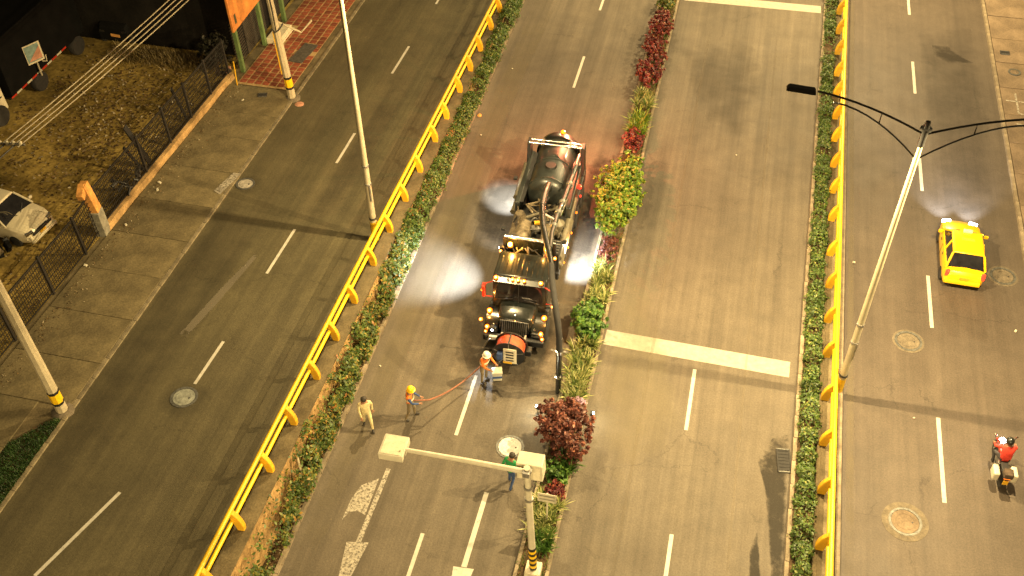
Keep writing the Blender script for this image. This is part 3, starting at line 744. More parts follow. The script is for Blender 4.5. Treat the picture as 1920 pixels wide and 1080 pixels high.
for (x0, y0, x1, y1) in ((13.7, 46.3, 14.9, 46.3), (14.2, 45.3, 14.2, 47), (14.9, 44.9, 14.9, 47.3), (14.2, 45.3, 14.9, 45.1), (14.0, 44.4, 15.2, 44.3)):
    dash(pave_r, x0, y0, x1, y1, .09, .153, m='worn_line', name='painted_line')
bpy.data.objects.remove(hop)
# ------------------------------------------------------------------ wheels
def wheel(parent, c, r, w, axis='X', rim='steel', name='wheel'):
    t = MB().lathe([(r * .60, -w / 2), (r * .95, -w / 2), (r, -w * .3), (r, w * .3), (r * .95, w / 2), (r * .60, w / 2)], c, axis, 22).build(name, 'rubber', parent, True)
    MB().lathe([(r * .60, -w * .42), (r * .52, -w * .30), (r * .2, -w * .30), (.02, -w * .40)], c, axis, 16).build('rim', rim, t, True)
    MB().lathe([(r * .60, w * .42), (r * .52, w * .30), (r * .2, w * .30), (.02, w * .40)], c, axis, 16).build('rim', rim, t, True)
    return t

def amber(parent, c, r, name):
    o = MB().sphere(c, r * 1.25, 10, 6).build(name, 'amber', parent, True)
    MB().sphere((c[0], c[1] - r * .62, c[2] + r * .62), r * .62, 8, 5).build('hot_spot', 'amber_hot_spot', o, True)  # added glowing sphere, off-centre, imitates the lens hot-spot; enlarged lens stands for halo
# ------------------------------------------------------------------ combination sewer vacuum truck
T = thing('vacuum_truck', 'black sewer vacuum truck with tank, suction boom and front hose reel', 'truck', (-6.34, 30.72, 0), .020)
# chassis
for s in (-1, 1): MB().box((s * .42, .1, .78), (.12, 10.0, .26)).build('chassis_rail', 'black', T, bevel=.01)
for s in (-1, 1):
    wheel(T, (s * 1.02, -4.35, .52), .52, .30)
    for y in (2.3, 3.65): wheel(T, (s * .96, y, .52), .52, .56)
# hood
def ring(y, w, zt, zb, cr=.16, w2=None):
    w2 = w2 or w
    return [(-w2, y, zb), (w2, y, zb), (w, y, zt - cr), (w * .93, y, zt - cr * .35), (w * .72, y, zt), (w * .25, y, zt + .03), (-w * .25, y, zt + .03), (-w * .72, y, zt), (-w * .93, y, zt - cr * .35), (-w, y, zt - cr)]
MB().loft([ring(-5.04, .60, 1.34, .75), ring(-4.95, .66, 1.42, .7), ring(-4.5, .72, 1.49, .65), ring(-3.80, .86, 1.58, .65)]).build('hood', 'black_gloss', T, True, .02)
MB().sphere((-.02, -4.86, 1.50), .05, 8, 5, (1, 1.6, .7)).build('hood_emblem', 'chrome', T, True)
gr = MB().box((0, -5.06, 1.03), (1.10, .05, .62), taper=(.92, 1)).build('grille', 'black', T, bevel=.02)
for k in range(13): MB().box((-.46 + k * .0767, -5.14, 1.05), (.030, .06, .60), rot=(-.25, 0, 0)).build('grille_bar', 'steel', gr)
MB().tube([(-.58, -5.09, .74), (-.53, -5.09, 1.35), (0, -5.10, 1.38), (.53, -5.09, 1.35), (.58, -5.09, .74)], .03, 6).build('grille_surround', 'chrome', gr, True)
for s in (-1, 1):
    fr = [(-5.22, .50), (-5.20, .85), (-5.0, 1.08), (-4.6, 1.20), (-4.1, 1.18), (-3.75, 1.0), (-3.70, .55), (-3.82, .55), (-4.0, .92), (-4.35, 1.06), (-4.75, .95), (-4.92, .6), (-4.95, .50)]
    f = MB().prism(fr, s * .64, s * 1.17, 'X').build('fender', 'black_gloss', T, True, .03)
    MB().box((s * .86, -5.21, .86), (.36, .05, .22)).build('headlight', 'chrome', f, bevel=.02)
    amber(f, (s * 1.04, -5.20, .98), .07, 'turn_lamp')
    amber(f, (s * 1.06, -4.62, 1.26), .085, 'marker_lamp')
    MB().sphere((s * .78, -5.16, 1.12), .045, 8, 6).build('marker_lamp', 'chrome', f)
MB().box((0, -5.30, .55), (2.36, .20, .30)).build('bumper', 'black', T, bevel=.04)
MB().box((.62, -5.62, .50), (.34, .30, .26)).build('tool_box', 'black', T, bevel=.02)
# cab
cabp = [(-3.82, .70), (-3.80, 1.52), (-3.62, 2.42), (-3.50, 2.58), (-2.25, 2.60), (-2.12, 2.50), (-2.10, .70)]
cab = MB().prism(cabp, -.98, .98, 'X').build('cab', 'black_gloss', T, True, .05)
def wp(t, x): a, c = Vector((0, -3.815, 1.60)), Vector((0, -3.655, 2.38)); p = a.lerp(c, t); return (x, p.y - .012, p.z)
MB().add([wp(0, -.88), wp(0, .88), wp(1, .80), wp(1, -.80)], [(0, 1, 2, 3)]).build('windshield', 'glass', cab)
MB().box((0, -3.84, 2.0), (.03, .02, .80), rot=(-.2, 0, 0)).build('windshield_divider', 'black', cab)
for s in (-1, 1):
    MB().tube([(s * .75, -3.86, 1.62), (s * .2, -3.84, 1.72)], .012, 5).build('wiper', 'black', cab)
    MB().box((s * .988, -3.05, 2.02), (.015, .95, .62)).build('door_glass', 'glass', cab)
    d = MB().box((s * .985, -3.05, 1.18), (.02, 1.05, .92)).build('door', 'black_gloss', cab, bevel=.008)
    MB().box((s * 1.005, -2.65, 1.42), (.03, .16, .04)).build('door_handle', 'chrome', d)
    MB().box((s * 1.0, -3.1, .48), (.28, .9, .06)).build('cab_step', 'steel', T)
    # red mirror frame
    m = MB().tube([(s * .96, -3.70, 1.55), (s * 1.32, -3.80, 1.62), (s * 1.34, -3.80, 2.28), (s * .94, -3.62, 2.34)], .022, 6).build('mirror_arm', 'red', T, True)
    MB().box((s * 1.36, -3.80, 1.95), (.12, .22, .58)).build('mirror', 'red', m, bevel=.02)
    MB().sphere((s * 1.42, -3.88, 2.0), .045, 8, 5).build('mirror_lamp', 'amber_low', m)
    MB().box((s * 1.01, -2.42, 1.72), (.10, .34, 1.3)).build('reflector_column', 'red', T, bevel=.015)
for k in range(9): MB().box((-.80 + k * .2, -2.98, 2.605), (.055, .92, .03)).build('roof_rib', 'black_gloss', cab, bevel=.008)
MB().box((0, -3.70, 2.50), (1.86, .26, .05), rot=(.25, 0, 0)).build('sun_visor', 'black_gloss', cab, bevel=.015)
for x in (-.84, -.24, -.04, .18, .78):
    amber(cab, (x, -3.70, 2.60), .055 if abs(x) < .5 else .068, 'roof_marker_lamp')
MB().sphere((-.40, -3.70, 2.59), .045, 8, 5).build('roof_marker_lamp', 'chrome', cab)
for c_ in ((-1.06, -2.42, 2.42), (1.08, -2.42, 2.42), (-1.02, -3.75, 2.2), (1.30, -4.1, 1.5), (-1.1, -5.15, .75), (1.1, -5.15, .75)): amber(T, c_, .055, 'clearance_lamp')
# exhaust stack & headboard behind the cab
hb = MB().tube([(-1.0, -2.02, 2.86), (1.05, -2.02, 2.86)], .085, 10).build('headboard_bar', 'chrome', T, True)
MB().box((0, -2.0, 2.45), (2.1, .08, .70)).build('headboard', 'black_gloss', T, bevel=.02)
for s in (-1, 1): MB().box((s * 1.0, -2.0, 1.9), (.1, .1, 1.9)).build('headboard_post', 'black', T)
bl = MB().lathe([(.09, 0), (.10, .05), (.095, .14), (.05, .19), (.01, .20)], (-.70, -2.30, 2.64), 'Z', 12).build('beacon', 'amber', T, True)
MB().sphere((-.70, -2.37, 2.80), .085, 10, 6).build('hot_spot', 'amber_hot_spot', bl, True)  # added glowing sphere imitating a hot-spot on the beacon lens
light('beacon_light', 'POINT', (-.66, -2.36, 2.98), 300, (1.0, .42, .06), T, None, radius=.02)
bl2 = MB().lathe([(.08, 0), (.09, .05), (.085, .12), (.01, .16)], (.72, -2.30, 2.64), 'Z', 12).build('beacon', 'amber_low', T, True)
light('beacon_light', 'POINT', (.72, -2.36, 2.96), 22, (1.0, .42, .06), T, None, radius=.02)
MB().tube([(.66, -2.2, 1.0), (.66, -2.2, 2.75), (.70, -2.12, 3.0)], .075, 10).build('exhaust_stack', 'steel', T, True)
# machinery bay between cab and tank
MB().box((0, -.65, 1.02), (2.3, 2.7, .34)).build('deck', 'black', T, bevel=.02)
for sx in (-1, 1):
    cb = MB().box((sx * .92, -1.45, 1.62), (.42, .85, 1.0)).build('equipment_cabinet', 'black', T, bevel=.03)
    for k in range(5): MB().box((sx * .92, -1.78 + k * .16, 2.13), (.34, .05, .03)).build('cabinet_louvre', 'steel', cb)
    MB().box((sx * 1.04, 2.1, .98), (.34, 5.3, .66)).build('side_locker', 'black', T, bevel=.03)
    for k in range(4):
        d = MB().box((sx * 1.215, .25 + k * 1.25, .98), (.02, 1.12, .52)).build('locker_door', 'black_gloss', T, bevel=.008)
        MB().box((sx * 1.232, .25 + k * 1.25, 1.12), (.02, .14, .04)).build('latch', 'chrome', d)
MB().lathe([(.22, -.62), (.27, -.58), (.27, .58), (.22, .62)], (0, -1.55, 2.02), 'X', 16).build('silencer', 'grime', T, True)
for x in (-.4, 0, .4): MB().lathe([(.275, x - .03), (.285, x - .02), (.285, x + .02), (.275, x + .03)], (0, -1.55, 2.02), 'X', 16, False).build('silencer_band', 'steel', T, True)
MB().lathe([(.30, -.6), (.34, -.55), (.34, .55), (.30, .6)], (-.58, -.55, 1.72), 'Y', 16).build('blower', 'grime', T, True)
MB().lathe([(.24, -.6), (.28, -.55), (.28, .55), (.24, .6)], (.42, -.50, 1.66), 'Y', 16).build('filter_drum', 'grime', T, True)
MB().lathe([(.02, 1.2), (.26, 1.2), (.26, 1.95), (.18, 2.15), (.02, 2.2)], (-.85, .25, 0), 'Z', 14).build('cyclone', 'grime', T, True)
MB().lathe([(.02, 1.2), (.24, 1.2), (.24, 1.9), (.02, 2.1)], (.78, .22, 0), 'Z', 14).build('cyclone', 'pipe_tan', T, True)
for k in range(20):
    a = Vector((random.uniform(-1.0, 1.0), random.uniform(-1.2, .55), random.uniform(1.6, 2.0))); c = a + Vector((random.uniform(-.7, .7), random.uniform(-.6, .6), random.uniform(-.2, .25)))
    c.x = max(-1.05, min(1.05, c.x)); mid = (a + c) / 2 + Vector((0, 0, random.uniform(.1, .3)))
    MB().tube([a, a.lerp(mid, .6) + Vector((0, 0, .05)), mid, c.lerp(mid, .4), c], random.uniform(.02, .05), 7).build('machinery_hose', random.choice(['rubber', 'steel', 'pipe_tan', 'grime']), T, True)
for k in range(12):
    MB().box((random.uniform(-.95, .95), random.uniform(-1.1, .5), random.uniform(1.4, 1.95)), (random.uniform(.12, .3), random.uniform(.12, .4), random.uniform(.12, .3)), rot=(random.uniform(-.1, .1), 0, random.uniform(0, .6))).build('machinery_unit', random.choice(['grime', 'black', 'steel', 'pipe_tan', 'grime']), T, bevel=.02)
MB().box((-.05, -.2, 2.12), (.22, .16, .12), rot=(0, 0, .3)).build('valve_box', 'yellow_post', T, bevel=.02)
# debris tank
tz, tr = 1.98, .87
tk = MB().lathe([(.02, 1.36), (tr * .5, 1.39), (tr * .8, 1.48), (tr * .97, 1.64), (tr, 1.78), (tr, 2.3), (tr, 4.35)], (0, .05, tz), 'Y', 36).build('tank', 'tank', T, True)
for y in (1.80, 3.1, 4.40): MB().lathe([(tr, y - .035), (tr + .025, y - .03), (tr + .025, y + .03), (tr, y + .035)], (0, .05, tz), 'Y', 36, False).build('tank_band', 'tank', tk, True)
MB().lathe([(.02, .06), (.22, .06), (.24, .02), (.24, -.05)], (0, 2.6, tz + tr + .02), 'Z', 16).build('manway', 'black', tk, True)
for sx in (-1, 1): MB().box((sx * .95, 2.4, 1.62), (.14, 3.4, .5), taper=(.5, 1)).build('tank_saddle', 'black', T, bevel=.03); MB().box((sx * 1.06, 2.45, 1.80), (.20, 3.5, 1.0)).build('side_panel', 'tank', T, bevel=.03); MB().box((sx * .96, 2.45, 2.26), (.30, 3.3, .06)).build('walkway', 'black', T, bevel=.01)
dr = MB().lathe([(.96, 4.40), (.96, 4.52), (.88, 4.80), (.55, 5.02), (.02, 5.08)], (0, .05, 2.06), 'Y', 36).build('rear_door', 'black_gloss', T, True)
MB().tube([(-1.15, 3.80, 3.02), (1.15, 3.80, 3.02)], .05, 10).build('door_hinge_tube', 'chrome', dr, True)
MB().tube([(-1.1, 4.04, 3.02), (1.1, 4.04, 3.02)], .04, 10).build('door_hinge_tube', 'chrome', dr, True)
for x in (-.62, -.55, .62, .55): MB().box((x, 3.92, 3.02), (.03, .34, .14)).build('hinge_plate', 'steel', dr)
for s in (-1, 1):
    MB().box((s * 1.16, 3.92, 2.35), (.18, .62, 1.40), taper=(.8, .7)).build('rear_upright', 'black', T, bevel=.03)
MB().lathe([(.06, 0), (.09, .03), (.09, .12), (.02, .17)], (.12, 4.80, 2.92), 'Z', 12).build('beacon', 'amber', T, True)
light('beacon_light', 'POINT', (.55, 5.5, 3.3), 2200, (1.0, .22, .09), T, None, radius=.02)
# pipes carried along the left flank
for k, (y0, y1, z) in enumerate(((1.6, 3.9, 1.75), (1.0, 3.0, 1.45), (1.3, 3.2, 1.18))):
    MB().lathe([(.10, y0), (.125, y0), (.125, y0 + .06), (.105, y0 + .08), (.105, y1 - .08), (.125, y1 - .06), (.125, y1), (.10, y1)], (-1.30, 0, z), 'Y', 12).build('suction_pipe', 'pipe_tan', T, True)
MB().lathe([(.11, -1.6), (.13, -1.58), (.13, 2.1), (.11, 2.12)], (1.10, 0, 1.66), 'Y', 12).build('water_pipe', 'pipe_tan', T, True)
MB().lathe([(.20, -1.7), (.24, -1.66), (.24, 1.1), (.20, 1.14)], (1.02, 0, 1.30), 'Y', 14).build('water_tank', 'pipe_tan', T, True)
MB().lathe([(.20, -1.7), (.24, -1.66), (.24, .9), (.20, .94)], (-1.0, 0, 1.30), 'Y', 14).build('water_tank', 'grime', T, True)
for y in (3.0, 1.9, .6, -.3, -1.2): MB().sphere((1.24, y, 1.08), .05, 8, 5).build('side_marker_lamp', 'amber_low' if y < 2.5 else 'redlamp', T)
MB().lathe([(.07, 0), (.09, .03), (.09, .12), (.02, .17)], (1.22, 2.75, 1.72), 'Z', 12).build('red_beacon', 'redlamp', T, True)
light('beacon_light', 'POINT', (1.42, 2.9, 1.95), 55, (1.0, .10, .03), T, None, radius=.02)
# suction boom: from the tank front over the cab, down to the inlet beside the purple shrub
bm_ = MB().tube([(.14, 1.55, 2.5), (.13, 1.25, 2.95), (.16, .4, 3.25), (.22, -.6, 3.42)], .13, 12).build('boom_elbow', 'tank', T, True)
MB().tube([(.22, -.6, 3.42), (.52, -2.0, 3.68), (.95, -3.4, 3.92), (1.28, -4.45, 4.08)], [.125, .12, .115, .11], 12).build('boom_pipe', 'black_gloss', T, True)
MB().tube([(1.02, 3.9, 2.55), (.98, 2.2, 2.75), (.92, .6, 2.95), (.86, -.9, 3.22), (.90, -2.2, 3.50), (1.02, -3.2, 3.70)], [.10, .105, .11, .105, .09, .08], 12).build('boom_arm', 'tank', T, True)
for y, x, z, r in ((1.6, .965, 2.82, .135), (.2, .905, 3.02, .135), (-.6, .87, 3.17, .13), (-1.6, .875, 3.36, .125)):
    MB().lathe([(r, y - .07), (r + .015, y - .06), (r + .015, y + .06), (r, y + .07)], (x, 0, z), 'Y', 12).build('boom_collar', 'steel', T, True)
MB().tube([(.88, -1.2, 3.28), (.4, -1.2, 3.55)], .05, 8).build('boom_link', 'steel', T, True)
MB().tube([(.97, .9, 2.6), (.95, -.6, 3.0)], .05, 8).build('boom_cylinder', 'chrome', T, True)
MB().tube([(1.28, -4.45, 4.08), (1.44, -5.2, 4.10), (1.68, -6.02, 3.92), (1.91, -6.62, 3.5), (2.03, -6.90, 2.95), (2.05, -6.96, 2.4)], .115, 12).build('boom_hose', 'rubber', T, True)
for (x, y, z) in ((1.44, -5.2, 4.1), (1.68, -6.02, 3.92), (2.03, -6.90, 2.95)):
    MB().sphere((x, y, z), .127, 10, 6, (1, .7, .7)).build('hose_clamp', 'steel', T, True)
dp = MB().tube([(2.05, -6.96, 2.42), (2.05, -6.96, .02)], .105, 12).build('drop_pipe', 'black_gloss', T, True)
for z in (2.35, 2.28, .95): MB().lathe([(.11, z - .04), (.15, z - .03), (.15, z + .03), (.11, z + .04)], (2.05, -6.96, 0), 'Z', 12).build('pipe_flange', 'chrome', dp, True)
for s in (-1, 1): MB().tube([(2.05 + s * .12, -6.96, 2.32), (2.05 + s * .30, -6.96, 2.34)], .03, 6).build('pipe_handle', 'steel', dp)
# front hose reel
rc = (.06, -6.08, 1.00)
rl = MB().lathe([(.16, -.24), (.52, -.24), (.54, -.16), (.53, -.05), (.54, .05), (.53, .15), (.54, .24), (.16, .24)], rc, 'Y', 28).build('hose_reel', 'reel_red', T, True)
for y in (-.27, .27):
    MB().lathe([(.58, y - .015), (.62, y - .015), (.62, y + .015), (.58, y + .015)], rc, 'Y', 28).build('reel_rim', 'black', rl, True)
    for k in range(5):
        a = k * 2 * math.pi / 5 + .3
        MB().tube([(rc[0], rc[1] + y, rc[2]), (rc[0] + .59 * math.cos(a), rc[1] + y, rc[2] + .59 * math.sin(a))], .022, 6).build('reel_spoke', 'steel', rl)
MB().box((rc[0] + .0, rc[1], rc[2] + .545), (.07, .50, .04)).build('reel_strap', 'chrome', rl)
pn = MB().box((rc[0] + .06, rc[1] - .32, rc[2] - .02), (.50, .05, .78)).build('control_panel', 'cream', rl, bevel=.02)
for k in range(4): MB().box((rc[0] + .06, rc[1] - .35, rc[2] + .22 - k * .15), (.30, .03, .05)).build('panel_gauge', 'black', pn)
MB().box((rc[0] - .02, rc[1] - .35, rc[2] - .36), (.34, .03, .09)).build('panel_plate', 'yellow_post', pn)
MB().box((rc[0] - .30, rc[1] - .40, rc[2] + .05), (.20, .22, .30)).build('control_box', 'blue_cloth', T, bevel=.02)
for s in (-1, 1): MB().box((rc[0] + s * .45, -5.62, .85), (.08, .5, .5)).build('reel_bracket', 'steel', T, bevel=.01)
MB().box((rc[0], -5.62, .62), (1.0, .6, .10)).build('reel_platform', 'black', T, bevel=.01)
# stalk with amber lamp on the bumper, tool arms
st = MB().tube([(-1.0, -5.42, .62), (-1.06, -5.50, 1.2), (-1.16, -5.52, 1.75)], .018, 6).build('lamp_stalk', 'chrome', T, True)
amber(st, (-1.16, -5.52, 1.80), .06, 'stalk_lamp')
MB().tube([(-.5, -5.5, .8), (-.85, -5.7, .95), (-1.0, -5.75, .6)], .035, 6).build('tool_arm', 'steel', T, True)
MB().box((-.72, -5.52, .88), (.34, .10, .16), rot=(0, .3, .3)).build('lamp_bracket', 'white', T, bevel=.02)
# white work lamps
def work_lamp(p, target, e, size, blend=.8, col=(.86, .93, 1.0)):
    h = MB().box((0, 0, 0), (.16, .16, .12)).build('work_lamp', 'black', T, bevel=.02, loc=p)
    q = (Vector(target) - Vector(p)).normalized()
    MB().sphere((q.x * .08, q.y * .08, q.z * .08), .05, 8, 5).build('work_lamp_lens', 'whitelamp', h)
    light('work_light', 'SPOT', Vector(p) + q * .16, e, col, T, target, size, blend, .06)
work_lamp((-1.50, 2.5, 2.05), (-2.0, 3.3, 0), 3400, 60)
work_lamp((-1.36, -.6, 1.95), (-2.0, 1.2, 0), 350, 60)
work_lamp((-1.10, -2.1, 2.35), (-3.9, -1.75, 0), 6000, 66, 1.0)
work_lamp((1.20, -1.0, 2.0), (1.62, .1, 0), 3600, 84)
work_lamp((-.75, -5.45, 1.35), (-.75, -6.9, 0), 420, 46)
for lp, le in (((-1.10, -4.80, 1.50), 40), ((1.14, -4.80, 1.50), 60), ((-.1, -3.98, 2.76), 40), ((1.35, -.2, 1.5), 30)): light('marker_glow', 'POINT', lp, le, (1.0, .36, .05), T, None, radius=.02)

for o in list(T.children):
    n_ = o.name.split('.')[0]
    if n_ in ('cab', 'cab_step', 'mirror_arm', 'reflector_column'): o.location.y -= .33
    if n_ == 'cab': o.scale.x = 1.06
    if n_ in ('hood', 'hood_emblem', 'grille', 'fender', 'bumper'): o.location.y += .10
for k in range(9):
    x = -.85 + k * .2
    MB().tube([(x, -2.12, 2.2 + random.uniform(0, .3)), (x + random.uniform(-.2, .2), -2.26, 2.55 + random.uniform(-.1, .15)), (x + random.uniform(-.3, .3), -2.40, 2.3)], random.uniform(.02, .04), 6).build('cab_hose', random.choice(['rubber', 'steel', 'red', 'grime']), T, True)
for k in range(8):
    MB().tube([(random.uniform(-.95, .95), .4, 1.7 + random.uniform(0, .3)), (random.uniform(-.8, .8), .8, 2.1 + random.uniform(0, .2)), (random.uniform(-.6, .6), 1.35, 1.9 + random.uniform(-.2, .3))], random.uniform(.03, .07), 7).build('manifold_pipe', random.choice(['rubber', 'grime', 'pipe_tan', 'black']), T, True)
MB().box((0, .75, 1.5), (2.0, 1.0, .55)).build('manifold_base', 'black', T, bevel=.03)

# ------------------------------------------------------------------ small cars
def car(name, label, cat, loc, rz, paintm, L=3.55, Wd=1.60, H=1.50, group=None, roofsign=None):
    """front towards +Y in local space"""
    root = thing(name, label, cat, loc, rz, group)
    hw = Wd / 2
    def sec(y, w, zt, zb):
        return [(-w * .92, y, zb), (w * .92, y, zb), (w, y, zb + .18), (w, y, zt - .22), (w * .95, y, zt - .06), (w * .80, y, zt), (0, y, zt + .035), (-w * .80, y, zt), (-w * .95, y, zt - .06), (-w, y, zt - .22), (-w, y, zb + .18)]
    f, r = L / 2, -L / 2
    MB().loft([sec(r, hw * .80, .82, .34), sec(r + .10, hw * .93, .92, .24), sec(r + .5, hw, .98, .2), sec(-.2, hw, .97, .2), sec(f - 1.05, hw, .95, .2), sec(f - .45, hw * .97, .86, .22), sec(f - .10, hw * .86, .72, .26), sec(f, hw * .70, .60, .34)]).build('body', paintm, root, True, .015)
    # greenhouse: base ring -> roof ring
    by0, by1, ty0, ty1 = r + .28, f - .95, r + .62, f - 1.62
    bw, tw, zb, zt = hw * .93, hw * .74, .95, H
    B4 = [(-bw, by0), (bw, by0), (bw, by1), (-bw, by1)]; T4 = [(-tw, ty0), (tw, ty0), (tw, ty1), (-tw, ty1)]
    gh = MB().loft([[(x, y, zb - .03) for x, y in B4], [(x, y, zt - .06) for x, y in T4]]).build('greenhouse', 'glass', root, bevel=.03)
    MB().loft([[(x * 1.03, y * 1.0, zt - .07) for x, y in T4], [(x * 1.0, y, zt - .02) for x, y in T4], [(x * .86, y * .93, zt + .02) for x, y in T4]]).build('roof', paintm, root, True, .03)
    for (x0, y0), (x1, y1) in zip(B4, T4):
        MB().tube([(x0, y0, zb - .02), (x1, y1, zt - .05)], .045, 6).build('pillar', paintm, root, True)
    ym = (by0 + by1) / 2 - .1
    for s in (-1, 1):
        MB().tube([(s * bw, ym, zb), (s * tw * 1.02, ym, zt - .06)], .04, 6).build('pillar', paintm, root, True)
        MB().tube([(s * bw * .99, by0, zb), (s * bw * 1.01, ym, zb + .01), (s * bw, by1, zb)], .03, 6).build('window_sill', paintm, root, True)
        mr_ = MB().box((s * (hw + .09), by1 - .25, 1.0), (.18, .10, .13)).build('mirror', paintm, root, bevel=.03)
        for y in (f - .68, r + .62): wheel(root, (s * (hw - .08), y, .28), .28, .17)
        hl = MB().box((s * hw * .66, f - .10, .66), (.34, .16, .13), rot=(0, 0, s * -.25)).build('headlight', 'whitelamp' if roofsign is not None else 'chrome', root, bevel=.03)
        tl = MB().box((s * hw * .84, r + .06, .84), (.15, .10, .30)).build('tail_light', 'redlamp' if roofsign is not None else 'red', root, bevel=.02)
        for y in (.35, -.55):
            MB().box((s * (hw + .008), y, .80), (.02, .16, .03)).build('door_handle', 'black', root)
        MB().box((s * (hw + .004), -.08, .60), (.012, .012, .62)).build('door_seam', 'black', root)
    MB().box((0, f - .02, .42), (Wd * .78, .10, .18)).build('front_bumper', paintm, root, bevel=.04)
    MB().box((0, f - .0, .60), (.66, .06, .09)).build('grille', 'black', root, bevel=.02)
    MB().box((0, r + .02, .44), (Wd * .84, .12, .20)).build('rear_bumper', paintm, root, bevel=.04)
    MB().box((0, r - .02, .66), (.34, .02, .14)).build('number_plate', 'yellow_post', root)
    MB().box((0, f + .035, .42), (.34, .02, .14)).build('number_plate', 'yellow_post', root)
    for s in (-1, 1): MB().tube([(s * .1, by1 + .02, zb + .03), (s * .5, by1 - .2, zb + .16)], .012, 5).build('wiper', 'black', root)
    return root, f
tx, f = car('taxi', 'yellow taxi hatchback driving away on the right road', 'taxi', (10.66, 34.2, 0), -.02, 'taxi', roofsign=1)
MB().box((0, .12, 1.57), (.36, .15, .12)).build('roof_sign', 'white', tx, bevel=.03)
# licence number printed on the roof
MB().box((0, -.35, 1.527), (.50, .16, .006)).build('roof_number_panel', 'yellow_post', tx)
for s in (-1, 1): light('headlight_beam', 'SPOT', (s * .5, f + .08, .66), 1700, (.78, .86, 1.0), tx, (s * .8, f + 4.6, 0), 66, .9, .06)
for s in (-1, 1): light('tail_glow', 'POINT', (s * .62, -f - .18, .84), 5, (1.0, .25, .05), tx, None, radius=.05)
pc, f = car('parked_car', 'dusty cream white hatchback parked in the dirt lot', 'car', (-28.25, 26.55, zL(26.7)), -R(90) - .14, 'carwhite', 4.05, 1.80, 1.45)
MB().box((0, f + .06, .58), (1.1, .05, .13)).build('dark_grille', 'black', pc, bevel=.02)
MB().box((0, f + .05, .30), (1.45, .12, .14)).build('bumper_lip', 'carwhite', pc, bevel=.03)

# ------------------------------------------------------------------ motorcycle (rider is built with the people)
MO = thing('motorcycle', 'small red motorcycle with white side boxes on right road', 'motorcycle', (11.27, 23.75, 0), .03)
for y in (.66, -.62): 
    w = wheel(MO, (0, y, .30), .30, .11, 'X', 'steel')
MB().loft([[(-.10, y, z0), (.10, y, z0), (.14, y, z1 - .05), (0, y, z1), (-.14, y, z1 - .05)] for y, z0, z1 in ((.30, .62, .90), (.10, .58, .98), (-.15, .60, .86))]).build('fuel_tank', 'red', MO, True, .02)
MB().loft([[(-.11, y, z0), (.11, y, z0), (.13, y, z1), (-.13, y, z1)] for y, z0, z1 in ((-.10, .70, .80), (-.45, .70, .80), (-.85, .76, .86))]).build('seat', 'black', MO, True, .03)
MB().box((0, .05, .42), (.24, .46, .30)).build('engine', 'steel', MO, bevel=.04)
for s in (-1, 1):
    MB().tube([(s * .09, .66, .30), (s * .10, .48, .85), (s * .12, .44, 1.02)], .028, 8).build('fork', 'chrome', MO, True)
    MB().tube([(s * .05, .46, 1.0), (s * .30, .40, 1.06), (s * .38, .30, 1.04)], .018, 6).build('handlebar', 'black', MO, True)
    MB().tube([(s * .26, .42, 1.06), (s * .34, .46, 1.24)], .01, 5).build('mirror_stem', 'black', MO)
    MB().sphere((s * .34, .46, 1.28), .06, 8, 5, (1, .3, .7)).build('mirror', 'chrome', MO, True)
    MB().box((s * .29, -.62, .62), (.20, .44, .36)).build('side_box', 'white', MO, bevel=.05)
    MB().tube([(s * .13, .1, .32), (s * .16, -.3, .28), (s * .17, -.75, .36)], .035, 8).build('exhaust', 'steel', MO, True)
MB().sphere((0, .56, .90), .10, 10, 6).build('headlight', 'whitelamp', MO, True)
MB().box((0, -.95, .80), (.22, .06, .10)).build('tail_light', 'amber_low', MO, bevel=.02)
MB().box((0, -.88, .95), (.30, .30, .24)).build('rear_case', 'bark', MO, bevel=.04)
MB().box((0, -.98, .58), (.17, .02, .2)).build('number_plate', 'yellow_post', MO)
MB().loft([[(-.06, y, z), (.06, y, z), (.05, y, z + .03), (-.05, y, z + .03)] for y, z in ((.36, .56), (.55, .63), (.75, .62), (.95, .50))]).build('mudguard', 'red', MO, True)
